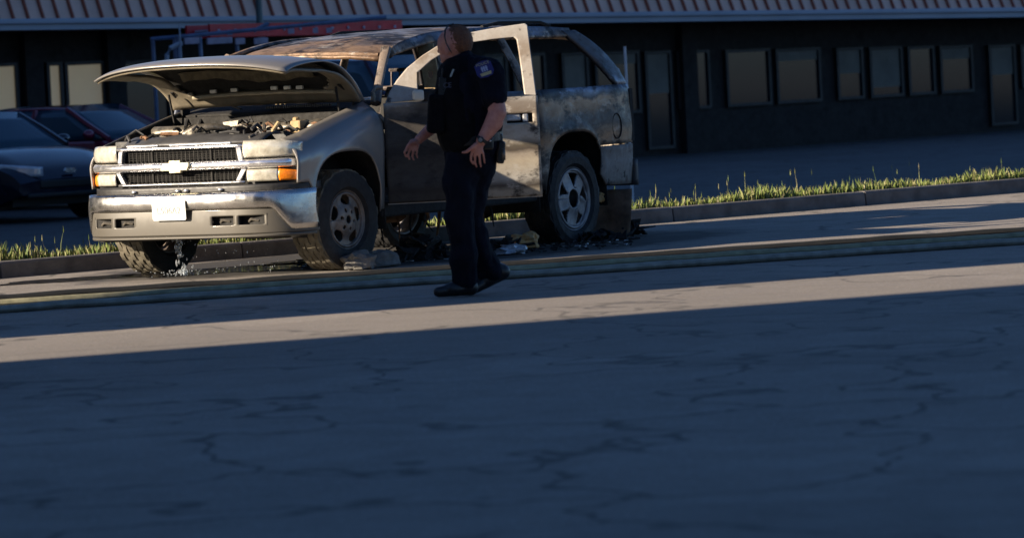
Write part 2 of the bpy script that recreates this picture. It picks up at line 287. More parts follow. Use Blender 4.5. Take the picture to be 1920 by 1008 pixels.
# ------------------------------------------------------------------ mesh helpers
def link(o, parent=None):
    COL.objects.link(o)
    if parent is not None: o.parent = parent
    return o
def empty(name, loc=(0, 0, 0), rz=0.0, parent=None):
    o = bpy.data.objects.new(name, None); o.location = loc; o.rotation_euler = (0, 0, rz)
    o.empty_display_size = 0.2
    return link(o, parent)
def tag(o, label, cat, group=None):
    o['label'] = label; o['category'] = cat
    if group: o['group'] = group
    return o
def struct(o):
    o['kind'] = 'structure'; return o
class B:
    """collects shapes for one mesh"""
    def __init__(s): s.v = []; s.f = []
    def add(s, vs, fs):
        k = len(s.v); s.v += [tuple(p) for p in vs]; s.f += [tuple(i+k for i in f) for f in fs]; return s
    def box(s, c, d, rot=None):
        c = Vector(c); vs = []
        for x in (-.5, .5):
            for y in (-.5, .5):
                for z in (-.5, .5):
                    p = Vector((x*d[0], y*d[1], z*d[2]))
                    if rot is not None: p = rot @ p
                    vs.append(c+p)
        return s.add(vs, [(0, 1, 3, 2), (4, 6, 7, 5), (0, 4, 5, 1), (2, 3, 7, 6), (0, 2, 6, 4), (1, 5, 7, 3)])
    def tube(s, pts, r, n=8, flat=1.0, upv=None):
        pts = [Vector(p) for p in pts]; rs = r if isinstance(r, (list, tuple)) else [r]*len(pts)
        vs = []; fs = []
        for i, p in enumerate(pts):
            t = (pts[min(i+1, len(pts)-1)] - pts[max(i-1, 0)]).normalized()
            a = Vector(upv) if upv else (Vector((0, 0, 1)) if abs(t.z) < 0.9 else Vector((1, 0, 0)))
            x = t.cross(a).normalized(); y = x.cross(t).normalized()
            for k in range(n):
                g = 2*PI*k/n; vs.append(p + x*(rs[i]*math.cos(g)) + y*(rs[i]*flat*math.sin(g)))
        for i in range(len(pts)-1):
            for k in range(n): fs.append((i*n+k, i*n+(k+1) % n, (i+1)*n+(k+1) % n, (i+1)*n+k))
        fs.append(tuple(reversed(range(n)))); fs.append(tuple((len(pts)-1)*n+k for k in range(n)))
        return s.add(vs, fs)
    def ell(s, c, r, rot=None, nu=14, nv=10):
        c = Vector(c); vs = []; fs = []
        for j in range(1, nv):
            th = PI*j/nv
            for i in range(nu):
                ph = 2*PI*i/nu
                p = Vector((r[0]*math.sin(th)*math.cos(ph), r[1]*math.sin(th)*math.sin(ph), r[2]*math.cos(th)))
                if rot is not None: p = rot @ p
                vs.append(c+p)
        a, b_ = Vector((0, 0, r[2])), Vector((0, 0, -r[2]))
        if rot is not None: a = rot @ a; b_ = rot @ b_
        vs += [c+a, c+b_]; T = len(vs)-2
        for j in range(nv-2):
            for i in range(nu): fs.append((j*nu+i, (j+1)*nu+i, (j+1)*nu+(i+1) % nu, j*nu+(i+1) % nu))
        for i in range(nu):
            fs.append((T, i, (i+1) % nu)); fs.append((T+1, (nv-2)*nu+(i+1) % nu, (nv-2)*nu+i))
        return s.add(vs, fs)
    def lathe(s, prof, n=32, axis='Y', c=(0, 0, 0)):
        """prof: (axial, radius) list"""
        vs = []; fs = []
        for a, r in prof:
            for k in range(n):
                g = 2*PI*k/n
                q = {'Y': (r*math.cos(g), a, r*math.sin(g)), 'Z': (r*math.cos(g), r*math.sin(g), a), 'X': (a, r*math.cos(g), r*math.sin(g))}[axis]
                vs.append(Vector(c)+Vector(q))
        for i in range(len(prof)-1):
            for k in range(n): fs.append((i*n+k, i*n+(k+1) % n, (i+1)*n+(k+1) % n, (i+1)*n+k))
        return s.add(vs, fs)
    def grid(s, nu, nv, fn, keep=None):
        vs = [fn(i/nu, j/nv) for i in range(nu+1) for j in range(nv+1)]
        fs = []
        for i in range(nu):
            for j in range(nv):
                if keep and not keep((i+.5)/nu, (j+.5)/nv): continue
                fs.append((i*(nv+1)+j, (i+1)*(nv+1)+j, (i+1)*(nv+1)+j+1, i*(nv+1)+j+1))
        return s.add(vs, fs)
    def prism(s, poly, fn, d0, d1):
        """poly of (u, v); fn(u, v, d) -> point"""
        n = len(poly)
        vs = [fn(u, v, d0) for u, v in poly] + [fn(u, v, d1) for u, v in poly]
        fs = [tuple(range(n)), tuple(reversed(range(n, 2*n)))] + [(i, i+n, (i+1) % n+n, (i+1) % n) for i in range(n)]
        return s.add(vs, fs)
    def build(s, name, m, parent=None, smooth=False, thick=0, bevel=0, ang=40, sub=0, off=-1):
        me = bpy.data.meshes.new(name); me.from_pydata(s.v, [], s.f); me.update()
        bm = bmesh.new(); bm.from_mesh(me)
        used = [v for v in bm.verts if not v.link_faces]
        bmesh.ops.delete(bm, geom=used, context='VERTS')
        bmesh.ops.recalc_face_normals(bm, faces=bm.faces); bm.to_mesh(me); bm.free()
        o = bpy.data.objects.new(name, me)
        mm = m if isinstance(m, (list, tuple)) else [m]
        for q in mm: me.materials.append(M[q] if isinstance(q, str) else q)
        if smooth:
            for p in me.polygons: p.use_smooth = True
            try: me.set_sharp_from_angle(angle=math.radians(ang))
            except Exception: pass
        if thick:
            md = o.modifiers.new('thick', 'SOLIDIFY'); md.thickness = thick; md.offset = off
        if bevel:
            md = o.modifiers.new('bevel', 'BEVEL'); md.width = bevel; md.segments = 2; md.limit_method = 'ANGLE'
        if sub:
            md = o.modifiers.new('sub', 'SUBSURF'); md.levels = sub; md.render_levels = sub
        return link(o, parent)
def copy_tree(o, parent=None):
    c = o.copy(); COL.objects.link(c); c.parent = parent
    for ch in list(o.children): copy_tree(ch, c)
    return c
def remesh(o, voxel, smooth_it=6, disp=None):
    """melt overlapping solids into one continuous skin"""
    md = o.modifiers.new('r', 'REMESH'); md.mode = 'VOXEL'; md.voxel_size = voxel; md.use_smooth_shade = True
    if smooth_it:
        sm = o.modifiers.new('s', 'SMOOTH'); sm.factor = 0.5; sm.iterations = smooth_it
    # evaluate it alone in a scratch scene, so the rest of the place is not recomputed
    tmp = bpy.data.scenes.new('scratch'); par = o.parent; o.parent = None
    tmp.collection.objects.link(o); COL.objects.unlink(o)
    with bpy.context.temp_override(scene=tmp, view_layer=tmp.view_layers[0]):
        dg = bpy.context.evaluated_depsgraph_get()
        me = bpy.data.meshes.new_from_object(o.evaluated_get(dg))
    COL.objects.link(o); tmp.collection.objects.unlink(o); bpy.data.scenes.remove(tmp)
    o.parent = par; o.modifiers.clear(); o.data = me
    if disp:
        amp, sc = disp
        nrm = [v.normal.copy() for v in me.vertices]
        for v, vn in zip(me.vertices, nrm):
            q = Vector((v.co.x*sc, v.co.y*sc, v.co.z*sc*0.6))
            v.co += vn*amp*mnoise.fractal(q, 1.0, 2.0, 3)
    for p in me.polygons: p.use_smooth = True
    return o
def text_obj(name, txt, size, m, parent, matrix, extrude=0.001):
    cu = bpy.data.curves.new(name, 'FONT'); cu.body = txt; cu.size = size; cu.extrude = extrude
    cu.align_x = 'CENTER'; cu.align_y = 'CENTER'
    t = bpy.data.objects.new(name+'_tmp', cu); COL.objects.link(t)
    dg = bpy.context.evaluated_depsgraph_get(); dg.update()
    me = bpy.data.meshes.new_from_object(t.evaluated_get(dg))
    bpy.data.objects.remove(t)
    me.transform(matrix); me.materials.clear(); me.materials.append(M[m])
    o = bpy.data.objects.new(name, me)
    return link(o, parent)
def interp(x, tab):
    tab = sorted(tab)
    if x <= tab[0][0]: return tab[0][1]
    for (a, p), (b_, q) in zip(tab, tab[1:]):
        if x <= b_:
            t = (x-a)/(b_-a); return p+(q-p)*t
    return tab[-1][1]
def sm(x, tab):
    """smooth table lookup (Catmull-like cosine-free cubic)"""
    tab = sorted(tab); n = len(tab)
    if x <= tab[0][0]: return tab[0][1]
    if x >= tab[-1][0]: return tab[-1][1]
    for k in range(n-1):
        if x <= tab[k+1][0]: break
    x0, y0 = tab[k]; x1, y1 = tab[k+1]
    def slope(i):
        if i == 0: return (tab[1][1]-tab[0][1])/(tab[1][0]-tab[0][0])
        if i == n-1: return (tab[-1][1]-tab[-2][1])/(tab[-1][0]-tab[-2][0])
        return (tab[i+1][1]-tab[i-1][1])/(tab[i+1][0]-tab[i-1][0])
    h = x1-x0; t = (x-x0)/h
    return ((2*t**3-3*t*t+1)*y0 + (t**3-2*t*t+t)*h*slope(k) + (-2*t**3+3*t*t)*y1 + (t**3-t*t)*h*slope(k+1))


# ================================================================== SETTING
KE = Vector((0.80, 0.60, 0)); KN = Vector((-0.60, 0.80, 0)); K0 = Vector((-2.6, 34.75, 0))   # kerb line and the way away from the road
def kp(s, d, z): return K0 + KE*s + KN*d + Vector((0, 0, z))
def sheet(name, a0, a1, d0, d1, z0, z1, m, nu=1, nv=1):
    b = B(); b.grid(nu, nv, lambda u, v: kp(a0+(a1-a0)*u, d0+(d1-d0)*v, z0+(z1-z0)*v))
    return struct(b.build(name, m))
sheet('ground', -900, 900, -900, 900, -0.32, -0.32, 'soil')
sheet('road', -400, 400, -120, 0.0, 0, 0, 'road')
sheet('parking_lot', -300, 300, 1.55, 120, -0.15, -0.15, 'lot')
sheet('verge', -60, 60, 0.15, 1.56, 0.12, -0.10, 'soil', 60, 3)
kerb = empty('kerb', K0); struct(kerb)
prof = [(0, -0.05), (0.012, 0.115), (0.03, 0.135), (0.15, 0.135), (0.15, -0.05)]
kb = B()
L_ = 2.4
for_k = [(d, z) for d, z in prof]
kb.prism(for_k, lambda d, z, t: KE*t + KN*d + Vector((0, 0, z)), 0.006, L_-0.006)
stone = kb.build('kerb_stone', 'kerb', kerb, bevel=0.008)
stone.location = KE*(-6*L_)
for k in range(-5, 10):
    c = stone.copy(); COL.objects.link(c); c.parent = kerb; c.location = KE*(k*L_) + Vector((0, 0, random.uniform(-0.006, 0.004)))
# grass on the verge: uncountable
g = B(); rg = random.Random(3)
for k in range(26000):
    s = rg.uniform(-4, 16); d = 0.17 + 1.2*rg.random()**1.3
    z = 0.12 - 0.22*(d-0.15)/1.41 - 0.01
    tall = rg.random() < 0.006
    h = rg.uniform(0.06, 0.15)*(0.85+0.9*mnoise.noise(Vector((s*1.3, d*1.5, 3)))) if not tall else rg.uniform(0.16, 0.27)
    wd = rg.uniform(0.005, 0.010) if not tall else 0.0022
    p = kp(s, d, z); a = rg.uniform(0, PI*2); sx = Vector((math.cos(a), math.sin(a), 0))
    lean = Vector((rg.uniform(-.5, .5), rg.uniform(-.5, .5), 0))*h*(0.7 if not tall else 0.35)
    q1 = p + lean*0.35 + Vector((0, 0, h*0.6)); q2 = p + lean + Vector((0, 0, h))
    vs = [p-sx*wd, p+sx*wd, q1+sx*wd*.8, q1-sx*wd*.8, q2]; fs = [(0, 1, 2, 3), (3, 2, 4)]
    if tall:   # a seed head
        e = q2 + Vector((0, 0, 0.0)); r = 0.004
        vs += [e+sx*r, e-sx*r, e+Vector((0, 0, 0.045)), e+Vector((0, 0, -0.02)), e+Vector((-sx.y, sx.x, 0))*r]; fs += [(5, 7, 9), (5, 9, 8), (6, 9, 7), (6, 8, 9)]
    g.add(vs, fs)
go = g.build('grass', 'grass'); go['kind'] = 'stuff'; go['label'] = 'unmown yellow-green grass on the verge behind the kerb'; go['category'] = 'grass'

# ---- the strip of shops behind the parking lot
BE = Vector((0.811, 0.585, 0)); BN = Vector((0.585, -0.811, 0)); B0 = Vector((-4.6, 62.0, 0))
def eave(s): return 2.36 - 0.0262*s
def bp(s, out, z): return B0 + BE*s + BN*out + Vector((0, 0, z))
def bx(px, py=150):    # shop-front coordinate under a photo column
    d = ray(px, py); o_ = Vector((0, 0, H)); n = BN
    t = (B0-o_).dot(n)/d.dot(n); return (o_ + d*t - B0).dot(BE)
shop = empty('shop_building', B0)
tag(shop, 'long low shop building with ribbed tan roof edge behind the parking lot', 'building')
def sp_(name, m, b, parent=shop, **k):
    o = b.build(name, m, None, **k); o.parent = parent
    o.matrix_parent_inverse = Matrix.Translation(-B0) if parent is shop else Matrix.Identity(4)
    return o
def bbox(s0, s1, o0, o1, z0, z1):
    b = B(); vs = []
    for s in (s0, s1):
        for o in (o0, o1):
            for zf in (z0, z1): vs.append(bp(s, o, zf(s) if callable(zf) else zf))
    b.add(vs, [(0, 1, 3, 2), (4, 6, 7, 5), (0, 4, 5, 1), (2, 3, 7, 6), (0, 2, 6, 4), (1, 5, 7, 3)]); return b
SA, SB_ = -12, 34
OV = 1.1                                                  # how far the roof edge stands out
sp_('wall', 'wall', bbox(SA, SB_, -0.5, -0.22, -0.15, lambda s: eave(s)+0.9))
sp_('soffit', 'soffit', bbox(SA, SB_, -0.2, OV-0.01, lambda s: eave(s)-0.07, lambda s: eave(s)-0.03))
sp_('fascia', 'fascia', bbox(SA, SB_, OV, OV+0.06, lambda s: eave(s)-0.085, lambda s: eave(s)+0.075))
sp_('gutter', 'fascia', bbox(SA, SB_, OV+0.062, OV+0.12, lambda s: eave(s)-0.005, lambda s: eave(s)+0.07), bevel=0.02)
MH, MB = 1.15, 0.50                                       # roof edge: height and set-back
b = B(); b.add([bp(SA, OV, eave(SA)+0.07), bp(SB_, OV, eave(SB_)+0.07), bp(SB_, OV-MB, eave(SB_)+MH), bp(SA, OV-MB, eave(SA)+MH), bp(SA, -3, eave(SA)+MH), bp(SB_, -3, eave(SB_)+MH)], [(0, 1, 2, 3), (3, 2, 5, 4)])
roofo = sp_('roof', 'mansard', b, thick=0.02)
rib = B()
rib.prism([(-0.022, 0.0), (0.022, 0.0), (0.016, 0.035), (-0.016, 0.035)], lambda u, v, t: BE*u + (BN*(-MB) + Vector((0, 0, MH-0.07))).normalized()*t + BN*v, 0.0, math.hypot(MB, MH-0.07))
r1 = rib.build('roof_rib', 'rib', None)
k = 0; s = -7.0
while s < 27:
    c = r1 if k == 0 else r1.copy()
    if k: COL.objects.link(c)
    c.parent = roofo; c.location = bp(s, OV+0.002, eave(s)+0.075); s += 0.248; k += 1
# shop windows, each its own frame with panes
def window(s0, s1, z0, z1, m):
    b = B(); t = 0.05
    for (a, c, e, f) in ((s0, s1, z0, z0+t), (s0, s1, z1-t, z1), (s0, s0+t, z0+t, z1-t), (s1-t, s1, z0+t, z1-t)):
        q = bbox(a, c, -0.22, -0.14, e, f); b.add(q.v, q.f)
    fr = b.build('window', 'frame', None); fr.parent = shop; fr.matrix_parent_inverse = Matrix.Translation(-B0)
    p = bbox(s0+t, s1-t, -0.20, -0.18, z0+t, z1-t).build('pane', m, None); p.parent = fr
    return fr
zt = lambda px: 1.98
for (a, c, m) in ((-90, -10, 'blind'), (-4, 45, 'blind'), (99, 129, 'blind'), (133, 208, 'blind'), (240, 330, 'shopglass'), (345, 430, 'shopglass'), (450, 560, 'shopglass'), (575, 690, 'shopglass'), (705, 790, 'shopglass')):
    window(bx(a), bx(c), 0.35, 1.84-0.0262*bx(a), m)
a = 800; rw_ = random.Random(9)
while a < 1960:
    wdt = rw_.choice((50, 62, 62, 84)); zz = 1.84-0.0262*bx(a)
    fr_ = window(bx(a), bx(a+wdt), rw_.choice((0.55, 0.55, -0.05)), zz, 'shopglass')
    if rw_.random() < 0.6:      # a blind drawn part of the way down
        bl = bbox(bx(a)+0.06, bx(a+wdt)-0.06, -0.178, -0.170, zz-0.05-rw_.uniform(0.12, 0.8), zz-0.05).build('blind', 'dullblind', None); bl.parent = fr_
    a += wdt+rw_.choice((10, 12, 30))
pw = [bx(v) for v in (70, 225, 900, 1300)]
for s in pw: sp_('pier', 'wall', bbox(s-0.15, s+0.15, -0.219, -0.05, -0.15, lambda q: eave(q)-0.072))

# ---- unseen buildings left of the picture, added to cast shade on road and parking lot
LN = Vector((-LT.y, LT.x, 0))
def shade_block(q0, q1, t0, t1, h, label):
    c = LN*((q0+q1)/2) + LT*((t0+t1)/2)
    e = empty('unseen_shade_building', c); tag(e, label, 'building')
    def P(q, t, z): return LN*q + LT*t + Vector((0, 0, z)) - c
    def bb(qa, qb, ta, tb, za, zb):
        b = B(); b.add([P(q, t, z) for q in (qa, qb) for t in (ta, tb) for z in (za, zb)], [(0, 1, 3, 2), (4, 6, 7, 5), (0, 4, 5, 1), (2, 3, 7, 6), (0, 2, 6, 4), (1, 5, 7, 3)]); return b
    bb(q0, q1, t0, t1, -0.3, h).build('wall', 'stucco', e)
    bb(q0+0.02, q1-0.02, t0-0.1, t1+0.1, h-0.5, h-0.2).build('cornice', 'fascia', e)
    w_ = q1-q0; nb = max(1, int(w_/3))
    for i in range(nb):
        qa = q0 + w_*(i+0.2)/nb; qb = q0 + w_*(i+0.8)/nb
        bb(qa, qb, t1, t1+0.04, 1.0, 2.4).build('window', 'shopglass', e)
    return e
shade_block(25.6, 29.0, -3.5, 2.0, 5.8, 'narrow unseen stucco block left of the road, added to shade it')
shade_block(-38, 23.45, -16, -7, 11, 'long unseen stucco block behind the camera, added to shade the road')
shade_block(38.5, 96, -8, 2.5, 17, 'tall unseen stucco block left of the parking lot, added to shade it')

# ================================================================== BURNT SUV  (own frame: x forward, y left, z up)
YAW = 0.61
suv = empty('burned_suv', (0.2686, 35.0, 0), math.atan2(-math.cos(YAW), -math.sin(YAW)))
tag(suv, 'burned pewter SUV with its hood and driver door open beside the kerb', 'SUV')
def ysid(x, z):
    y = 1.0 + 0.022*math.exp(-((z-0.95)/0.2)**2)
    if z > 1.24: y -= (z-1.24)*0.48
    if z < 0.6: y -= (0.6-z)*0.14
    if x > 1.75: y -= ((x-1.75)/0.6)**2*0.055
    if x < -2.35: y -= ((-2.35-x)/0.45)**2*0.07
    return y
def arch(c, a, zb, h, n=22):
    out = []
    for k in range(n+1):
        t = PI*k/n; cs, sn = math.cos(t), math.sin(t)
        out.append((c + a*math.copysign(abs(cs)**(2/3), cs), zb + h*abs(sn)**(2/3)))
    return out                                             # from front (large x) to rear
def loft(name, cols, nv, m, parent, side=1, yf=ysid, thick=0.014, smooth=True, warp=0):
    """cols: (x, z_low, z_high)"""
    b = B(); n = len(cols); vs = []; fs = []
    for x, lo, hi in cols:
        for j in range(nv+1):
            z = lo + (hi-lo)*j/nv
            y = yf(x, z)
            if warp: y += warp*mnoise.noise(Vector((x*3.1, z*3.7, side*5)))
            vs.append((x, side*y, z))
    for i in range(n-1):
        for j in range(nv): fs.append((i*(nv+1)+j, (i+1)*(nv+1)+j, (i+1)*(nv+1)+j+1, i*(nv+1)+j+1))
    b.add(vs, fs)
    me = b.build(name, m, parent, smooth=smooth)
    md = me.modifiers.new('thick', 'SOLIDIFY'); md.thickness = thick; md.offset = 0
    return me
def xr(a, b, n): return [a+(b-a)*k/n for k in range(n+1)]
def fender_hi(x): return sm(x, [(1.02, 1.275), (1.3, 1.225), (1.7, 1.135), (2.0, 1.065), (2.2, 1.025)])
def fend_y(x, z):
    hi = fender_hi(x); y = ysid(x, z)
    t = (z-(hi-0.20))/0.20
    if t > 0: y -= 0.15*t**2.2
    # flared wheel-arch lip
    r = math.hypot((x-1.565)/0.46, (z-0.42)/0.52)
    y += 0.018*math.exp(-((r-1.0)/0.10)**2)
    return y
for sd in (1, -1):
    cols = [(x, 0.70, fender_hi(x)) for x in xr(2.18, 2.05, 4)]
    ar = arch(1.565, 0.445, 0.42, 0.49)
    cols += [(x, max(z, 0.42 if x < 1.6 else 0.60), fender_hi(x)) for x, z in ar]
    cols += [(x, 0.44, fender_hi(x)) for x in xr(1.11, 1.055, 2)]
    loft('front_fender', cols, 14, 'paint', suv, sd, fend_y)
    # wheel-well liners
    for cx_, zc in ((1.565, 0.40), (-1.755, 0.40)):
        b = B(); b.grid(16, 4, lambda u, v: Vector((cx_+0.54*math.cos(PI*u), sd*(0.42+0.565*v), zc-0.12+0.70*math.sin(PI*u)**0.6)))
        b.grid(6, 3, lambda u, v: Vector((cx_-0.54+1.08*u, sd*0.42, 0.28+0.68*v)))
        b.build('wheel_well', 'dark', suv, smooth=True, thick=0.01)

# --- hood, raised
HL = [(1.14, 1.285), (1.22, 1.385), (1.34, 1.485), (1.5, 1.57), (1.7, 1.615), (1.9, 1.622), (2.1, 1.612), (2.22, 1.595), (2.31, 1.568)]
def hood_pt(u, v, drop=0.0, inset=0.0):
    y = (v*2-1)*(0.915-inset)
    ya = abs(y)/0.915
    x = 1.14 + (2.33 - 0.16*ya**2.6 - inset*0.7 - 1.14)*u - (0.05*(1-ya**2))*(1-u)*0 
    xn = 1.14 + (x-1.14)/(2.33-0.16*ya**2.6-1.14)*(2.31-1.14)
    z = sm(xn, HL) + 0.055*(1-ya**2.2)*min(1, (xn-1.1)/0.3) - drop
    z -= 0.034*ya**5*u
    return Vector((x, y, z))
hood = B(); hood.grid(22, 30, lambda u, v: hood_pt(u, v))
hood = hood.build('hood', 'paint', suv, smooth=True, ang=60)
md = hood.modifiers.new('thick', 'SOLIDIFY'); md.thickness = 0.012; md.offset = 0
b = B()   # inner frame of the hood: a rim with one big opening and two cross ribs
def keepf(u, v):
    yy = abs(v*2-1)
    inner = 0.085 < u < 0.93 and yy < 0.82
    c = (max(0, 0.19-u)/0.105)**2 + (max(0, yy-0.66)/0.16)**2
    if inner and not (u < 0.19 and yy > 0.66 and c > 1): return False
    return True
b.grid(40, 60, lambda u, v: hood_pt(0.02+u*0.965, v, 0.030 + 0.035*min(1, 2.5*u)*(1-max(0, min(1, (u-0.6)/0.35))) - 0.014*max(0, (u-0.7)/0.3), 0.012), keepf)
frm = b.build('hood_frame', 'underhood', hood, smooth=True, thick=0.02)
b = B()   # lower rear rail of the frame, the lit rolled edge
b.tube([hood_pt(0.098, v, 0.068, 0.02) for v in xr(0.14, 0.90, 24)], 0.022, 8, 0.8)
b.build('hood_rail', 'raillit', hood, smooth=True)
b = B(); b.grid(20, 30, lambda u, v: hood_pt(0.05+u*0.88, 0.06+v*0.88, 0.030+0.004*math.sin(v*50), 0.02))
b.build('hood_liner', 'dark', hood, smooth=True)
b = B(); b.grid(8, 24, lambda u, v: hood_pt(0.20+u*0.09+0.03*math.sin(v*6+1)+0.008*math.sin(v*31), 0.16+v*0.70, 0.050+0.02*math.sin(u*6), 0.02))
b.build('torn_liner_strip', 'tornliner', hood, smooth=True, thick=0.006)
for v in (0.27, 0.385, 0.60, 0.67, 0.735):
    p = hood_pt(0.105, v, 0.052, 0.02)
    b = B(); b.box(p+Vector((0.035, 0, 0.012)), (0.02, 0.065, 0.030)); b.build('liner_clip', 'white', hood, bevel=0.006)
for sd in (1, -1):
    e = sd*0.83
    b = B(); b.tube([(1.10, e, 1.20), (1.13, e, 1.28), (1.20, e*0.99, 1.35), (1.32, e*0.97, 1.42)], 0.014, 6)
    b.box((1.12, e, 1.22), (0.10, 0.02, 0.12)); b.tube([(1.30, e*0.96, 1.12), (1.36, e*0.97, 1.40)], 0.010, 6)
    b.build('hood_hinge', 'dark', hood)
b = B(); b.tube([(1.03, 0.93, 1.27), (1.04, 0.93, 1.34), (1.02, 0.95, 1.375), (0.98, 0.98, 1.372), (0.97, 0.985, 1.345)], [0.02, 0.016, 0.02, 0.016, 0.012], 8)
b.build('bent_hinge_arm', 'metal', hood, smooth=True)

# --- front end
def xf(y, q=2.34, w=1.0):
    d = 0.34 if w <= 1.001 else 0.50
    return q-d + d*max(0, 1-(abs(y)/w)**4.6)**0.5
def frontpath(y0, y1, n, q=2.34, w=1.0, off=0.0):
    return [Vector((xf(y, q, w)+off, y, 0)) for y in xr(y0, y1, n)]
def band(name, m, parent, y0, y1, z0, z1, q=2.34, w=1.0, n=24, bulge=0.0, nv=5, thick=0.012, zf0=None, zf1=None, keep=None, cosy=False, **kw):
    def fn(u, v):
        y = y0+(y1-y0)*u
        if cosy: y = w*0.9995*math.sin((u*2-1)*PI/2)
        a = zf0(y) if zf0 else z0; c = zf1(y) if zf1 else z1
        return Vector((xf(y, q, w) + bulge*math.sin(PI*v), y, a+(c-a)*v))
    b = B(); b.grid(n, nv, fn, keep); return b.build(name, m, parent, smooth=True, thick=thick, **kw)
gr = empty('grille', (0, 0, 0), 0, suv)
band('grille_bar', 'bright', gr, -0.60, 0.60, 0.985, 1.012, 2.345, bulge=0.012)
band('grille_bar', 'bright', gr, -0.965, 0.965, 0.822, 0.892, 2.36, bulge=0.022, n=40)
band('grille_bar', 'bright', gr, -0.60, 0.60, 0.712, 0.735, 2.345, bulge=0.012)
for sd in (1, -1):
    for z0, z1, ya, yb in ((0.893, 0.985, 0.575, 0.560), (0.735, 0.821, 0.545, 0.600)):
        b = B(); b.prism([(ya-0.022, z0), (ya+0.022, z0), (yb+0.022, z1), (yb-0.022, z1)], lambda u, v, t: Vector((xf(u)+t, sd*u, v)), -0.03, 0.016)
        b.build('grille_side', 'bright', gr, bevel=0.005)
b = B()
for z0, z1 in ((0.895, 0.983), (0.737, 0.820)):
    for k in range(1, 5):
        z = z0+(z1-z0)*k/5
        b.tube([(xf(y)-0.035, y, z) for y in xr(-0.55, 0.55, 12)], 0.0035, 4)
    for k in range(1, 28):
        y = -0.55+1.1*k/28; b.box((xf(y)-0.035, y, (z0+z1)/2), (0.010, 0.006, z1-z0))
    for y in (-0.28, 0.28): b.box((xf(y)-0.03, y, (z0+z1)/2), (0.014, 0.014, z1-z0))
b.build('grille_mesh', 'dark', gr)
b = B(); b.grid(16, 3, lambda u, v: Vector((xf(-0.62+1.24*u)-0.075, -0.62+1.24*u, 0.62+0.40*v))); b.build('radiator', 'dark', gr)
bow = [(-0.115, 0.030), (-0.055, 0.030), (-0.055, 0.046), (0.055, 0.046), (0.055, 0.030), (0.115, 0.030), (0.125, -0.03), (0.058, -0.03), (0.058, -0.048), (-0.052, -0.048), (-0.052, -0.03), (-0.120, -0.03)]
bow = [(-0.135, -0.004), (-0.115, 0.030), (-0.055, 0.030), (-0.055, 0.048), (0.055, 0.048), (0.055, 0.030), (0.135, 0.030), (0.135, 0.004), (0.115, -0.030), (0.055, -0.030), (0.055, -0.048), (-0.055, -0.048), (-0.055, -0.030), (-0.135, -0.030)]
b = B(); b.prism(bow, lambda u, v, t: Vector((xf(0, 2.36)+t, u, 0.857+v)), 0.018, 0.048); b.build('emblem', 'gold', gr, bevel=0.006)
for y in (-0.36, 0.05, 0.33):
    b = B(); b.box((xf(y)-0.02, y, 1.022), (0.02, 0.30 if y else 0.1, 0.012)); b.build('trim_strip', 'bright', gr, bevel=0.003)
for sd in (1, -1):
    hl = empty('headlight', (0, 0, 0), 0, suv)
    def lens(name, m, u0, u1, z0, z1, q, n=14, bul=0.02, off=0):
        b = B()
        def fn(u, v):
            y = (u0+(u1-u0)*u); yy = 0.999*math.sin(min(1, y)*PI/2) if False else y
            zz0 = z0; zz1 = z1 - 0.028*max(0, (y-0.80)/0.19)**2
            return Vector((xf(yy, q)+bul*math.sin(PI*v)*(1 if y < 0.95 else 0.5), sd*yy, zz0+(zz1-zz0)*v))
        b.grid(n, 6, fn); return b.build(name, m, hl, smooth=True, thick=0.008)
    lens('headlight_lens', 'lens', 0.602, 0.985, 0.900, 1.032, 2.345, n=22)
    lens('turn_signal', 'lens', 0.625, 0.86, 0.722, 0.815, 2.35, n=18, bul=0.012)
    lens('amber_marker', 'amber', 0.862, 0.985, 0.724, 0.815, 2.35, n=10, bul=0.012)
    b = B(); b.grid(14, 5, lambda u, v: Vector((xf(0.60+0.36*u)-0.035, sd*(0.60+0.36*u), 0.70+0.31*v))); b.build('lamp_housing', 'black', hl, smooth=True)
# --- bumper: black filler, chrome face, dirty valance with two pairs of slots
bumper = empty('front_bumper', (0, 0, 0), 0, suv)
WB = 1.035
band('bumper_filler', 'black', bumper, -1, 1, 0.640, 0.705, 2.40, 1.015, 48, 0.0, 3, cosy=True)
def chl(y): return 0.525 - 0.17*max(0, min(1, (abs(y)-0.86)/0.10))
def cht(y): return 0.655
band('bumper_chrome', 'chrome', bumper, -1, 1, 0, 0, 2.475, WB, 72, 0.020, 7, zf0=chl, zf1=cht, cosy=True)
def slot(u, v):
    y = WB*0.9995*math.sin((u*2-1)*PI/2); z = 0.335 + (min(chl(y), 0.525)-0.335)*v
    for a, c in ((0.36, 0.565), (0.60, 0.80)):
        if a < abs(y) < c and 0.408 < z < 0.472: return False
    return True
band('bumper_valance', 'valance', bumper, -1, 1, 0.335, 0.525, 2.462, WB-0.004, 120, 0.006, 22, zf0=lambda y: 0.335, zf1=lambda y: max(0.36, chl(y)), cosy=True, keep=slot)
band('valance_lip', 'valance', bumper, -1, 1, 0.305, 0.333, 2.475, WB-0.02, 60, 0.01, 3, cosy=True)
for sd in (1, -1):
    for a, c in ((0.352, 0.573), (0.592, 0.808)):
        b = B(); y = (a+c)/2*sd; b.box((xf(y, 2.462, WB)-0.085, y, 0.44), (0.08, c-a+0.02, 0.09)); b.build('bumper_slot', 'dark', bumper)
        b = B(); b.tube([(xf(y, 2.462, WB)-0.045, y-0.05, 0.425), (xf(y, 2.462, WB)-0.02, y-0.01, 0.445), (xf(y, 2.462, WB)-0.045, y+0.04, 0.43)], 0.010, 6); b.build('tow_hook', 'metal', bumper, smooth=True)
    b = B()
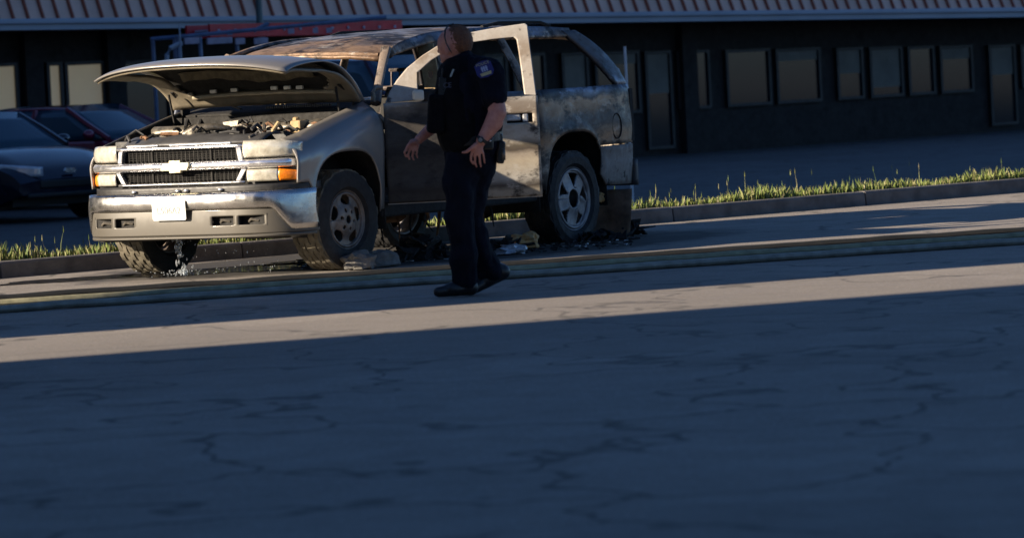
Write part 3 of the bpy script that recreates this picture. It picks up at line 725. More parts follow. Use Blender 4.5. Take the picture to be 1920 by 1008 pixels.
for y in (-0.40, 0.02, 0.10, 0.42):
    b = B(); b.ell((xf(y, 2.40, 1.015)+0.012, y, 0.673), (0.014, 0.026, 0.012)); b.build('bumper_bolt', 'bright', bumper, smooth=True)
pl = B(); pl.prism([(-0.158, -0.070), (-0.148, -0.080), (0.148, -0.080), (0.158, -0.070), (0.158, 0.070), (0.148, 0.080), (-0.148, 0.080), (-0.158, 0.070)], lambda u, v, t: Vector((2.505+t+v*0.05, u, 0.535+v)), 0, 0.004)
plate = pl.build('license_plate', 'plate', bumper)
mt = Matrix(((0, 0.05, 1, 2.5105), (1, 0, 0, 0.0), (0, 1, 0, 0.527), (0, 0, 0, 1)))
text_obj('plate_number', 'L506A2', 0.072, 'platetext', plate, mt, 0.0008)

# --- engine bay
eng = empty('engine_bay', (0, 0, 0), 0, suv)
def part(name, m, b, parent=eng, **k): return b.build(name, m, parent, **k)
b = B(); b.grid(14, 30, lambda u, v: Vector((2.27-0.42*u - 0.10*abs(2*v-1)**3, -0.66+1.32*v, 1.005+0.085*math.sin(PI*min(1, u*0.9+0.08)) + 0.025*math.cos((v-.5)*9)*u + 0.012*math.sin(v*40)*u*(1-u))))
part('radiator_cover', 'gray', b, smooth=True, thick=0.02)
b = B(); b.box((1.5, 0, 0.72), (0.9, 1.3, 0.35)); part('engine_block', 'dark', b)
b = B(); b.box((1.24, 0, 1.04), (0.03, 1.66, 0.34)); part('firewall', 'dark', b)
b = B(); b.grid(24, 4, lambda u, v: Vector((1.62-0.14*v, -0.82+1.64*u, 1.105+0.05*math.sin(v*3)+0.018*mnoise.noise(Vector((u*14, v*4, 1)))))); part('intake_ledge', 'metal', b, smooth=True, thick=0.02)
b = B(); b.box((1.70, -0.02, 1.09), (0.34, 0.46, 0.09)); part('engine_cover', 'black', b, bevel=0.03)
b = B(); b.tube([(2.05, -0.16, 1.09), (2.02, -0.06, 1.135), (1.95, 0.06, 1.14), (1.86, 0.14, 1.12)], [0.03, 0.036, 0.03, 0.024], 10); part('radiator_hose', 'metal', b, smooth=True)
b = B(); b.lathe([(0.0, 0.0), (0.0, 0.055), (0.03, 0.055), (0.03, 0.04), (0.035, 0.0)], 16, 'Z', (2.06, -0.06, 1.085)); part('alternator', 'metal', b)
b = B(); b.box((1.60, 0.62, 1.11), (0.14, 0.10, 0.10)); b.lathe([(0, 0.03), (0.03, 0.03), (0.03, 0.0)], 12, 'Z', (1.62, 0.60, 1.155)); part('coolant_bottle', 'ochre', b, bevel=0.02)
b = B(); b.tube([(1.74, 0.52, 1.15), (1.79, 0.50, 1.09), (1.80, 0.50, 1.03)], 0.018, 8); part('bottle_spout', 'ochre', b, smooth=True)
b = B(); b.prism([(-0.06, 0), (0.06, 0.01), (0.075, 0.05), (-0.075, 0.04)], lambda u, v, t: Vector((1.66+t, 0.02+u, 1.13+v)), 0, 0.02); part('pale_bracket', 'metal', b)
b = B(); b.box((1.92, 0.72, 1.02), (0.26, 0.18, 0.10)); part('battery', 'black', b, bevel=0.01)
b = B(); b.box((1.95, -0.70, 1.02), (0.28, 0.22, 0.08)); part('fuse_box', 'black', b, bevel=0.015)
rp = random.Random(11)
for k in range(60):
    x = rp.uniform(1.35, 2.2); y = rp.uniform(-0.78, 0.78); z = 1.055 + 0.07*rp.random() + (0.05 if x < 1.6 else 0)
    l = rp.uniform(0.05, 0.20); a = rp.uniform(0, PI)
    b = B(); b.tube([(x, y, z), (x+l*math.cos(a)*.5, y+l*math.sin(a)*.5, z+rp.uniform(0, .04)), (x+l*math.cos(a), y+l*math.sin(a), z-rp.uniform(0, .02))], rp.uniform(0.007, 0.017), 6)
    part(rp.choice(['engine_hose', 'engine_bracket', 'wiring_loom']), rp.choice(['black', 'black', 'dark', 'gray', 'dark', 'rust'] if k % 5 else ['metal', 'gray']), b, smooth=True)
# cowl with its slotted grille and wiper arms
b = B(); b.grid(24, 5, lambda u, v: Vector((1.22-0.25*v-0.08*(abs(2*u-1)**2), -0.86+1.72*u, 1.225+0.055*v))); part('cowl', 'dark', b, suv, smooth=True, thick=0.02)
for k in range(30):
    y = 0.02+0.62*k/30
    b = B(); b.box((1.15-0.06*(y/0.9)**2, y, 1.262), (0.10, 0.008, 0.02)); b.build('cowl_slat', 'black', suv)
for pts in ([(1.16, 0.50, 1.26), (1.10, 0.30, 1.31), (1.06, -0.15, 1.315)], [(1.16, -0.25, 1.26), (1.10, -0.45, 1.315), (1.05, -0.80, 1.31)]):
    b = B(); b.tube(pts, 0.011, 6); part('wiper_arm', 'gray', b, suv, smooth=True)

# --- left rear door, quarter, right-hand side
ar_ = arch(-1.755, 0.44, 0.42, 0.495)
def belt(x): return 1.285 + 0.010*math.sin(x)
def arc_lo(x):
    best = None
    for (xa, za), (xb, zb) in zip(ar_, ar_[1:]):
        if xb <= x <= xa: return za+(zb-za)*(xa-x)/max(1e-6, xa-xb)
    return 0.44
def qy(x, z):
    r = math.hypot((x+1.755)/0.46, (z-0.42)/0.52)
    return ysid(x, z) + 0.018*math.exp(-((r-1.0)/0.10)**2)
for sd in (1, -1):
    cols = [(x, arc_lo(x), belt(x)) for x in xr(-0.10, -1.20, 14)]
    if sd == 1 or True:
        rd = loft('rear_door', cols, 12, 'quarter', suv, sd, lambda x, z: qy(x, z)-0.004, warp=0.006)
        b = B(); b.box((-0.98, sd*(ysid(-0.98, 1.1)+0.004), 1.10), (0.16, 0.03, 0.06)); b.build('door_handle', 'dark', rd, bevel=0.01)
    cols = [(x, z if x > -2.165 else 0.785, belt(x)) for x, z in [p for p in ar_ if p[0] <= -1.315]]
    cols = [(-1.206, 0.46, belt(-1.2)), (-1.30, 0.46, belt(-1.3))] + cols + [(x, 0.785, belt(x)) for x in xr(-2.215, -2.80, 9)]
    loft('quarter_panel', cols, 14, 'quarter', suv, sd, qy, warp=0.008)
    cols = [(x, 0.44+0.02*(x+2.7), 0.775) for x in xr(-2.19, -2.80, 9)]
    cols[0] = (-2.155, 0.55, 0.775)
    loft('lower_quarter', cols, 8, 'lowpaint', suv, sd, lambda x, z: qy(x, z)+0.008)
    # burnt upper frame: B, C and D pillars and the rail over the windows
    def pil(name, pts, r, flat=0.5, n=8):
        b = B(); b.tube([(x, sd*(ysid(x, z)-0.02), z) for x, z in pts], r, n, flat, (0, 1, 0)); return b.build(name, 'pillar', suv, smooth=True)
    pil('pillar', [(-0.04, 0.45), (-0.04, 0.9), (-0.06, 1.25), (-0.10, 1.5), (-0.14, 1.73)], [0.07, 0.06, 0.055, 0.045, 0.05])
    pil('pillar', [(-1.16, 1.25), (-1.14, 1.5), (-1.10, 1.74)], [0.06, 0.05, 0.05])
    b = B()   # slanting rear pillar
    lowL, lowR, topL, topR = -2.52, -2.79, -2.04, -2.26
    def dp(u, v):
        xa = lowL+(topL-lowL)*v - 0.04*math.sin(PI*v); xb = lowR+(topR-lowR)*v - 0.11*math.sin(PI*v)**0.8
        x = xa+(xb-xa)*u; z = 1.28+0.47*v
        return Vector((x, sd*(ysid(min(x, -1.5), z)+0.0), z))
    b.grid(5, 12, dp); o = b.build('pillar', 'quarter', suv, smooth=True); md = o.modifiers.new('t', 'SOLIDIFY'); md.thickness = 0.03; md.offset = 0
    cols = [(x, sm(x, [(-2.2, 1.705), (-1.9, 1.700), (-0.2, 1.705), (0.3, 1.66), (0.62, 1.60)]) + 0.010*mnoise.noise(Vector((x*9, 2, 0))), sm(x, [(-2.3, 1.765), (-1.5, 1.80), (-0.2, 1.79), (0.3, 1.735), (0.62, 1.665)])) for x in xr(0.60, -2.18, 30)]
    loft('roof_rail', cols, 4, 'roof', suv, sd, lambda x, z: ysid(x, z)-0.005, warp=0.012, thick=0.03)
    b = B(); b.tube([(1.00, sd*0.925, 1.255), (0.90, sd*0.885, 1.37), (0.74, sd*0.825, 1.53), (0.58, sd*0.765, 1.675)], [0.045, 0.036, 0.036, 0.045], 8, 0.8); b.build('windshield_pillar', 'pillar', suv, smooth=True)
    # door jambs, rocker
    b = B(); b.box((-0.08, sd*0.90, 0.43), (2.28, 0.14, 0.12)); b.build('rocker_panel', 'dark', suv, bevel=0.02)
# right front door stays shut
cols = [(x, 0.46, 1.28) for x in xr(1.045, -0.09, 12)]
loft('front_door', cols, 10, 'quarter', suv, -1, lambda x, z: ysid(x, z)-0.004, warp=0.006)
# roof
RZ = [(0.66, 1.655), (0.52, 1.70), (0.35, 1.745), (0.0, 1.795), (-0.6, 1.825), (-1.3, 1.83), (-1.9, 1.812), (-2.2, 1.785), (-2.36, 1.74)]
def roof_pt(u, v):
    x = 0.66-3.02*u; y = (2*v-1)*0.765; ya = abs(2*v-1)
    x += 0.10*(1-ya**2)*(1-u)**4
    z = sm(x, RZ) - 0.055*ya**3 + 0.010*mnoise.fractal(Vector((x*2.2, y*3.0, 4)), 1, 2, 4)
    return Vector((x, y, z))
b = B(); b.grid(44, 24, roof_pt); rf = b.build('roof', 'roof', suv, smooth=True); md = rf.modifiers.new('t', 'SOLIDIFY'); md.thickness = 0.035
b = B(); b.tube([(0.67-0.0*abs(t), t*0.70, 1.635-0.025*abs(t)**2) if False else (0.62+0.09*(1-t*t), t*0.72, 1.655-0.03*t*t) for t in xr(-1, 1, 16)], 0.028, 8, 0.9); b.build('windshield_header', 'roof', rf, smooth=True)
b = B(); b.tube([(-1.05, 0.62, 1.815), (-1.3, 0.62, 1.845), (-1.7, 0.62, 1.84), (-1.95, 0.62, 1.835), (-2.1, 0.62, 1.80)], [0.016, 0.013, 0.016, 0.013, 0.015], 6); b.build('roof_rack_stub', 'dark', rf, smooth=True)
b = B(); b.tube([(-0.6, -0.62, 1.79), (-0.8, -0.62, 1.83), (-2.0, -0.62, 1.83), (-2.15, -0.62, 1.78)], 0.015, 6); b.build('roof_rack_stub', 'dark', rf, smooth=True)
b = B(); n_ = 28; ring = []
b.tube([(-2.43+0.075*math.cos(2*PI*k/n_), ysid(-2.43, 0.95)+0.008, 0.935+0.105*math.sin(2*PI*k/n_)) for k in range(n_+1)], 0.006, 5); b.build('fuel_door_seam', 'dark', suv)
# tail
b = B(); b.grid(12, 8, lambda u, v: Vector((-2.82-0.03*math.sin(PI*u), -0.88+1.76*u, 0.62+0.62*v))); b.build('tailgate', 'quarter', suv, smooth=True, thick=0.03)
b = B(); b.grid(16, 4, lambda u, v: Vector((-2.84-0.08*math.sin(PI*u)**0.5, -0.97+1.94*u, 0.42+0.22*v))); b.build('rear_bumper', 'gray', suv, smooth=True, thick=0.04)
for sd in (1, -1):
    b = B(); b.box((-2.80, sd*0.90, 1.02), (0.05, 0.12, 0.44)); b.build('tail_light_hole', 'dark', suv)
# cabin: floor, dash, seats burnt to frames
b = B(); b.box((-0.7, 0, 0.50), (3.9, 1.70, 0.05)); b.build('floor_pan', 'dark', suv)
b = B(); b.grid(6, 16, lambda u, v: Vector((0.98-0.30*u, -0.82+1.64*v, 1.08+0.10*math.sin(PI*u)+0.02*mnoise.noise(Vector((u*3, v*12, 0)))))); b.build('dashboard', 'inside', suv, smooth=True, thick=0.05)
b = B(); n = 24
b.tube([(0.60+0.06*math.sin(2*PI*k/n), 0.40+0.19*math.cos(2*PI*k/n), 1.17+0.17*math.sin(2*PI*k/n)) for k in range(n+1)], 0.013, 6); b.tube([(0.85, 0.40, 1.06), (0.60, 0.40, 1.17)], 0.025, 8); b.tube([(0.60, 0.22, 1.17), (0.60, 0.58, 1.17)], 0.012, 6)
b.build('steering_wheel', 'inside', suv, smooth=True)
def seat(x, y, w_, mt_='inside'):
    e = empty('seat_frame', (x, y, 0.55), 0, suv)
    b = B(); b.box((0.05, 0, 0.22), (0.46, w_, 0.10)); b.build('seat_pan', mt_, e, bevel=0.03)
    b = B()
    b.tube([(-0.16, -w_/2, 0.2), (-0.27, -w_/2, 0.62), (-0.32, -w_/2*0.8, 0.80), (-0.32, w_/2*0.8, 0.80), (-0.27, w_/2, 0.62), (-0.16, w_/2, 0.2)], 0.022, 8)
    for k in range(4): b.tube([(-0.20-0.03*k, -w_/2, 0.32+0.11*k), (-0.20-0.03*k, w_/2, 0.32+0.11*k)], 0.008, 6)
    for s_ in (-1, 1): b.tube([(-0.32, s_*0.08, 0.80), (-0.33, s_*0.08, 0.95)], 0.009, 6)
    b.tube([(-0.33, -0.10, 0.95), (-0.33, 0.10, 0.95)], 0.016, 6)
    b.build('back_frame', 'pillar', e, smooth=True)
    b = B(); b.grid(5, 6, lambda u, v: Vector((-0.20-0.11*v+0.03*mnoise.noise(Vector((u*4, v*4, x))), (u-.5)*w_*0.92, 0.22+0.52*v+0.05*mnoise.noise(Vector((u*6, y, v)))))); b.build('charred_back', 'dark', e, smooth=True, thick=0.05)
    return e
for y in (0.42, -0.42): seat(0.10, y, 0.48)
seat(-1.0, 0.35, 0.62); seat(-1.0, -0.40, 0.55)
# scorched B-pillar inner panel with holes, seen through the open door window
b = B()
def hole(u, v):
    for cu, cv, ru, rv in ((0.5, 0.30, 0.20, 0.085), (0.5, 0.60, 0.17, 0.055), (0.45, 0.82, 0.16, 0.045)):
        if ((u-cu)/ru)**2+((v-cv)/rv)**2 < 1: return False
    return True
b.grid(18, 60, lambda u, v: Vector((0.03-0.02*v, 0.78+0.15*u-0.10*v, 1.08+0.62*v)), hole); b.build('inner_pillar_panel', 'ochre', suv, smooth=True, thick=0.015)
for k in range(2):
    b = B(); b.tube([(0.05-0.05*k, 0.90+0.02*k, 1.10), (0.00-0.09*k, 0.86, 1.40), (-0.12-0.09*k, 0.78, 1.66)], 0.013, 6); b.build('belt_guide', 'metal', suv, smooth=True)
for x, y in ((-0.10, -0.80), (-0.16, -0.80), (-0.22, -0.80)):
    b = B(); b.tube([(x, y, 1.18), (x, y, 1.62)], 0.014, 6); b.build('belt_guide', 'ochre', suv)
# rear-door window frame slanting behind the open door
b = B(); b.tube([(-0.16, 0.80, 1.72), (-0.33, 0.86, 1.52), (-0.50, 0.93, 1.28)], [0.05, 0.06, 0.06], 8, 0.4, (0, 1, 0)); b.build('rear_door_frame', 'pillar', suv, smooth=True)
# chassis
for y in (0.45, -0.45):
    b = B(); b.box((-0.2, y, 0.42), (4.5, 0.08, 0.13)); b.build('chassis_rail', 'dark', suv)
b = B(); b.tube([(-1.775, -0.72, 0.37), (-1.775, 0.72, 0.37)], 0.05, 10); b.ell((-1.775, 0.05, 0.36), (0.15, 0.17, 0.15)); b.build('rear_axle', 'dark', suv, smooth=True)
b = B(); b.tube([(1.535, -0.72, 0.37), (1.535, 0.72, 0.37)], 0.04, 10); b.box((1.5, 0, 0.36), (0.5, 0.4, 0.12)); b.build('front_axle', 'dark', suv)
b = B(); b.tube([(1.0, 0.10, 0.42), (-1.5, 0.05, 0.37)], 0.035, 8); b.build('drive_shaft', 'dark', suv)
b = B(); b.tube([(1.0, -0.3, 0.36), (-0.4, -0.35, 0.32), (-0.6, -0.38, 0.32)], 0.03, 8); b.tube([(-0.6, -0.38, 0.32), (-1.2, -0.4, 0.32)], 0.09, 10); b.build('exhaust', 'rust', suv, smooth=True)
rp = random.Random(5)
for k in range(18):
    x = rp.uniform(-1.1, 1.0); y = rp.uniform(0.2, 0.85); L = rp.uniform(0.12, 0.34)
    b = B(); b.tube([(x, y, 0.40), (x+rp.uniform(-.05, .05), y, 0.40-L*.5), (x+rp.uniform(-.09, .09), y+rp.uniform(-.04, .04), 0.40-L)], [0.018, rp.uniform(.008, .02), 0.004], 5)
    b.build('hanging_burnt_strip', rp.choice(['dark', 'dark', 'rust']), suv)
for k in range(7):
    x = rp.uniform(-0.3, 1.0); b = B(); b.box((x, rp.uniform(0.75, 0.88), rp.uniform(0.36, 0.44)), (rp.uniform(.05, .14), .04, rp.uniform(.02, .05)), Matrix.Rotation(rp.uniform(-.4, .4), 3, 'Y')); b.build('underbody_bracket', rp.choice(['rust', 'ochre', 'rust', 'metal']), suv, bevel=0.006)

# --- open driver door (own frame: X from hinge to lock edge, Y outward, Z up)
DA = math.radians(53)
ddir = Vector((-math.cos(DA), math.sin(DA), 0))
door = empty('driver_door', (1.05, 1.005, 0), math.atan2(ddir.y, ddir.x), suv)
door['label'] = 'ash-white driver door swung open with soot bands'
def dy(s, z):  # outward is -Y in this frame
    return -(ysid(0.5, z) - 1.0)
b = B()
def dpan(u, v):
    s = 0.02+1.20*u; z = 0.475+(1.25-0.475)*v
    if u < 0.06: s = 0.02 + 1.20*u
    return Vector((s, dy(s, z)+0.008*mnoise.noise(Vector((s*3, z*3, 9))), z))
def dkeep(u, v): return not (0.785 < u < 0.955 and 0.745 < v < 0.840)
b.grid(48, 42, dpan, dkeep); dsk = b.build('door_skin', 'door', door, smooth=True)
md = dsk.modifiers.new('t', 'SOLIDIFY'); md.thickness = 0.012; md.offset = 0
b = B(); b.grid(10, 8, lambda u, v: Vector((0.04+1.16*u, dy(0, 0.5+0.74*v)+0.10, 0.49+0.745*v))); b.build('inner_panel', 'inside', door, thick=0.02)
for (s0, z0, s1, z1) in ((0.02, 0.475, 1.22, 0.475), (1.22, 0.475, 1.22, 1.25)):
    b = B(); b.grid(12, 2, lambda u, v: Vector((s0+(s1-s0)*u, dy(0, z0+(z1-z0)*u)+0.11*v, z0+(z1-z0)*u))); b.build('door_edge', 'doorframe', door, thick=0.008)
b = B(); b.box((0.02+1.2*0.87, 0.055-0.02, 1.087), (0.24, 0.02, 0.10)); b.build('handle_recess', 'dark', door)
b = B(); b.box((1.02, 0.012, 1.09), (0.12, 0.03, 0.055)); b.box((1.115, 0.004, 1.083), (0.045, 0.03, 0.07)); b.build('door_handle', 'palemetal', door, bevel=0.012)
outer = [(0.035, 1.252), (0.075, 1.335), (0.14, 1.425), (0.225, 1.515), (0.35, 1.605), (0.50, 1.688), (0.62, 1.735), (0.75, 1.768), (0.95, 1.795), (1.175, 1.815), (1.192, 1.800), (1.197, 1.65), (1.205, 1.45), (1.212, 1.252)]
inner = [(0.295, 1.262), (0.297, 1.33), (0.300, 1.40), (0.305, 1.475), (0.42, 1.565), (0.55, 1.635), (0.65, 1.670), (0.76, 1.690), (0.93, 1.706), (1.075, 1.712), (1.098, 1.690), (1.105, 1.60), (1.114, 1.42), (1.120, 1.262)]
b = B(); vs = []
for (s, z), (s2, z2) in zip(outer, inner):
    for d in (0, 0.045): vs += [(s, dy(s, z)+d, z), (s2, dy(s2, z2)+d, z2)]
fs = []
for i in range(len(outer)-1):
    a = i*4; c = a+4
    fs += [(a, c, c+1, a+1), (a+2, a+3, c+3, c+2), (a, a+2, c+2, c), (a+1, c+1, c+3, a+3)]
fs += [(0, 1, 3, 2), (len(vs)-4, len(vs)-2, len(vs)-1, len(vs)-3)]
b.add(vs, fs); b.build('window_frame', 'doorframe', door, bevel=0.008)
b = B(); b.box((0.305, dy(0, 1.36)+0.03, 1.37), (0.018, 0.03, 0.22)); b.build('window_divider', 'dark', door)
mir = empty('door_mirror', (0.34, -0.06, 1.30), 0, door)
b = B(); b.box((0.02, -0.02, 0), (0.15, 0.10, 0.10)); b.build('mirror_shell', 'dark', mir, bevel=0.03)
b = B(); b.box((-0.052, -0.04, 0.0), (0.09, 0.09, 0.085)); b.build('mirror_stub', 'white', mir, bevel=0.02)

# --- wheels
def tyre(name, m, R, W, rim, flat, parent):
    n = 96; prof = [(-W*.36, rim), (-W*.48, rim+.03), (-W*.5, (rim+R)*.52), (-W*.475, R-.035), (-W*.44, R-.014)]
    ribs = []
    y = -W*.43; rw = W*.86/5
    for k in range(5):
        a = -W*.43+rw*k; ribs += [(a+.004, R-.009, k), (a+.006, R, k), (a+rw-.006, R, k), (a+rw-.004, R-.009, k)]
    rings = [(a, r, -1) for a, r in prof] + ribs + [(-a, r, -1) for a, r in reversed(prof)]
    vs = []; fs = []
    for a, r, k in rings:
        for i in range(n):
            g = 2*PI*i/n; rr = r; aa = a
            if k >= 0:
                aa += 0.006*(1 if (i//3+k) % 2 else -1)
                if r == R and (i+2*k) % 4 == 0: rr = R-.007
            elif abs(a) > W*.46 and r > R-.05 and (i % 4) < 2: rr -= .004; aa *= .99
            x = rr*math.cos(g); z = rr*math.sin(g)
            if z < -flat: aa *= 1+0.5*(-z-flat); z = -flat
            vs.append((x, aa, z))
    for j in range(len(rings)-1):
        for i in range(n): fs.append((j*n+i, j*n+(i+1) % n, (j+1)*n+(i+1) % n, (j+1)*n+i))
    b = B(); b.add(vs, fs); o = b.build(name, [m, 'sidewall' if m == 'rubber' else m], parent, smooth=True, ang=25)
    for p in o.data.polygons:
        c_ = p.center
        if abs(c_.y) > W*.452 or math.hypot(c_.x, c_.z) < R-.03: p.material_index = 1
    return o
def rim(m, R, kind, parent):
    b = B(); nr, na = 30, 120
    def fn(u, v):
        r = 0.03+(R-0.03)*u; g = 2*PI*v
        if kind == 'front':
            d = 0.035*math.exp(-(r/(R*.55))**4) + 0.03*max(0, (u-.93)/.07)
        else:
            d = 0.02*math.exp(-(r/(R*.5))**4) + 0.035*max(0, (u-.92)/.08)
            gg = (g*5/(2*PI)) % 1; d += 0.012*math.exp(-((gg-.5)/.14)**2)*(1 if .3 < u < .9 else 0)
        return Vector((r*math.cos(g), 0.085+d, r*math.sin(g)))
    def keep(u, v):
        r = 0.03+(R-0.03)*u; g = 2*PI*v
        if kind == 'front':
            for k in range(5):
                a = 2*PI*(k+.3)/5; dx = r*math.cos(g)-R*.70*math.cos(a); dz = r*math.sin(g)-R*.70*math.sin(a)
                rad = dx*math.cos(a)+dz*math.sin(a); tan = -dx*math.sin(a)+dz*math.cos(a)
                if (rad/(R*.19))**2+(tan/(R*.26))**2 < 1: return False
            for k in range(6):
                a = 2*PI*(k+.2)/6
                if math.hypot(r*math.cos(g)-R*.33*math.cos(a), r*math.sin(g)-R*.33*math.sin(a)) < R*.065: return False
        else:
            if r < R*.30: return False
            gg = ((v*5+.15) % 1)-.5
            t = (r/R-.40)/(.86-.40)
            if 0 < t < 1 and abs(gg) < 0.05+0.22*t and abs(gg)*r < R*.30: return False
        return True
    b.grid(nr, na, fn, keep); o = b.build('rim', m, parent, smooth=True, thick=0.018)
    b = B(); b.lathe([(0.115, R), (0.12, R+.012), (0.105, R+.012), (-0.10, R-.005), (-0.12, R+.01)], 64); b.build('rim_barrel', m, parent, smooth=True, thick=0.006)
    b = B(); b.lathe([(0.03, 0.0), (0.03, R*.8), (0.0, R*.8)], 32); b.build('brake_disc', 'dark', parent)
    return o
for x, sd, kind in ((1.535, 1, 'front'), (1.535, -1, 'front'), (-1.775, 1, 'rear'), (-1.775, -1, 'rear')):
    fr = kind == 'front'
    zc = 0.383 if fr else 0.362
    wh = empty('wheel', (x, sd*0.852, zc), (0 if sd > 0 else PI), suv)
    if fr: wh.rotation_euler.z += math.radians(-3)
    tyre('tyre', 'rubber' if fr else 'burnt_rubber', 0.388 if fr else 0.400, 0.30, 0.222 if fr else 0.262, zc, wh)
    rim('rim_brown' if fr else 'rim_grey', 0.215 if fr else 0.252, kind, wh)

# ================================================================== PARKED VEHICLES BEHIND
def sedan(name, m, loc, head, label, cat='car', hood=0.93, roofz=1.40, belt_=0.94, nose=2.30, tail=-2.30, roof=(0.20, -0.95), wsb=0.98, rwb=-1.65, w2=0.87, deck=True):
    """saloon car built round its own ground centre, x forward"""
    e = empty(name, loc, head); tag(e, label, cat, None)
    ZT = [(tail-0.02, 0.62), (tail+0.10, belt_-0.06), (rwb, belt_+0.0), (-0.3, belt_), (wsb, belt_), (wsb+0.5, hood-0.02), (nose-0.45, hood-0.12), (nose-0.12, hood-0.26), (nose, 0.50)]
    def wd(x): return w2*(1-0.16*max(0, (abs(x)-1.5)/0.85)**2.2)
    st = xr(tail, nose, 46); vs = []; fs = []; n = 13
    for x in st:
        zt_ = sm(x, ZT); ww = wd(x); zb = 0.24 + 0.10*max(0, (abs(x)-1.9)/0.4)
        for ax, h in ((1.42, 0.36), (-1.38, 0.36)):
            dx = abs(x-ax)
            if dx < 0.36: zb = max(zb, 0.28+math.sqrt(0.36**2-dx**2))
        zb = min(zb, zt_-0.08)
        half = [(ww*0.93, zb), (ww, zb+(zt_-zb)*0.3), (ww*1.0, zb+(zt_-zb)*0.6), (ww*0.97, zb+(zt_-zb)*0.86), (ww*0.90, zt_-0.015), (ww*0.6, zt_+0.012)]
        row = [(y, z) for y, z in half] + [(0, zt_+0.025)] + [(-y, z) for y, z in reversed(half)]
        vs += [(x, y, z) for y, z in row]
    for i in range(len(st)-1):
        for j in range(n-1): fs.append((i*n+j, (i+1)*n+j, (i+1)*n+j+1, i*n+j+1))
    fs += [tuple(range(n)), tuple((len(st)-1)*n+k for k in range(n))]
    b = B(); b.add(vs, fs); body = b.build('body', m, e, smooth=True, ang=35)
    b = B(); b.box(((nose+tail)/2, 0, 0.30), (nose-tail-0.5, w2*1.6, 0.2)); b.build('underbody', 'cartrim', e)
    rf_, rr_ = roof; wr = w2*0.70; wbelt = w2*0.92
    def roofp(u, v):
        x = rf_+(rr_-rf_)*u; y = (2*v-1)*wr; return Vector((x, y, roofz - 0.035*abs(2*v-1)**2.5 - 0.03*(2*u-1)**2))
    b = B(); b.grid(10, 10, roofp); b.build('roof', m, e, smooth=True, thick=0.03)
    zr = roofz-0.06
    for sd in (1, -1):
        A0, A1 = Vector((wsb, sd*wbelt, belt_)), Vector((rf_, sd*wr, zr)); C0, C1 = Vector((rwb, sd*wbelt, belt_)), Vector((rr_, sd*wr, zr))
        mid0, mid1 = A0.lerp(C0, 0.50), A1.lerp(C1, 0.44)
        for p, q in ((A0, A1), (mid0, mid1), (C0, C1)):
            b = B(); b.tube([p, p.lerp(q, .5)+Vector((0, sd*0.02, 0)), q], 0.04, 6); b.build('pillar', m, e, smooth=True)
        for p0, p1, q1, q0 in ((A0, A1, mid1, mid0), (mid0, mid1, C1, C0)):
            b = B(); b.grid(4, 4, lambda u, v: (p0.lerp(q0, u)).lerp(p1.lerp(q1, u), v) + Vector((0, sd*0.02*math.sin(PI*v), 0))); b.build('side_window', 'carglass', e, smooth=True, thick=0.006)
        mb = B(); mp_ = A0.lerp(mid0, 0.22) + Vector((0.05, sd*0.11, 0.07)); mb.ell(mp_, (0.07, 0.10, 0.065)); mb.tube([A0.lerp(mid0, .2)+Vector((0, 0, .02)), mp_], 0.02, 6); mb.build('mirror', m, e, smooth=True)
        hb = B(); hb.grid(8, 4, lambda u, v: Vector((nose-0.03-0.42*(1-u)**1.6, sd*(0.36+0.44*(1-u)), 0.56+(0.11+0.06*(1-u))*v + 0.0)) + Vector((0.035, sd*0.04, 0))); hb.build('headlight', 'carlens', e, smooth=True, thick=0.02)
        for x in (1.42, -1.38):
            wh = empty('wheel', (x, sd*(w2-0.12), 0.315), 0 if sd > 0 else PI, e)
            b = B(); b.lathe([(-0.1, 0.20), (-0.1, 0.29), (-0.07, 0.315), (0.07, 0.315), (0.10, 0.29), (0.10, 0.20)], 28); b.build('tyre', 'cartrim', wh, smooth=True)
            b = B(); b.lathe([(0.085, 0.0), (0.08, 0.06), (0.06, 0.19), (0.095, 0.20)], 28); b.build('rim', 'metal', wh, smooth=True)
    for nm, (x0, y0, z0), (x1, y1, z1) in (('windshield', (wsb, wbelt, belt_), (rf_, wr, zr+0.03)), ('rear_window', (rwb, wbelt, belt_), (rr_, wr, zr+0.03))):
        b = B(); b.grid(4, 12, lambda u, v: Vector((x0+(x1-x0)*u + 0.10*(1-(2*v-1)**2)*(1 if x0 > 0 else -1)*(1-u*0.6), (2*v-1)*(y0+(y1-y0)*u), z0+(z1-z0)*u+0.02*(1-(2*v-1)**2)*u))); b.build(nm, 'carglass', e, smooth=True, thick=0.006)
    b = B(); b.box((nose-0.01, 0, 0.46), (0.06, 0.9, 0.10)); b.build('air_intake', 'cartrim', e, bevel=0.02)
    b = B(); b.box((nose+0.0, 0, 0.33), (0.10, 1.3, 0.06)); b.build('bumper_lip', 'cartrim', e, bevel=0.02)
    b = B(); b.prism([(-0.085, 0), (-0.06, 0.03), (0.06, 0.03), (0.085, 0), (0.06, -0.03), (-0.06, -0.03)], lambda u, v, t: Vector((nose-0.035+t, u, 0.61+v)), 0, 0.03); b.build('emblem', 'silver', e)
    return e
psi = math.radians(36)
front = at(133, 322, 52.5)
hd = Vector((math.sin(psi), -math.cos(psi), 0))
sedan('parked_car', 'navy', (front.x-hd.x*2.3, front.y-hd.y*2.3, -0.148), math.atan2(hd.y, hd.x), 'dark navy saloon nosed towards the road at the left edge', belt_=0.90, hood=0.88, roofz=1.36)
psi2 = math.radians(58); hd2 = Vector((math.sin(psi2), -math.cos(psi2), 0))
c2 = at(165, 230, 58.0)
sedan('parked_car', 'maroon', (c2.x-hd2.x*0.1, c2.y-hd2.y*0.1, -0.148), math.atan2(hd2.y, hd2.x), 'maroon saloon parked behind the navy car in front of beige windows', belt_=0.90, hood=0.86, roofz=1.37)
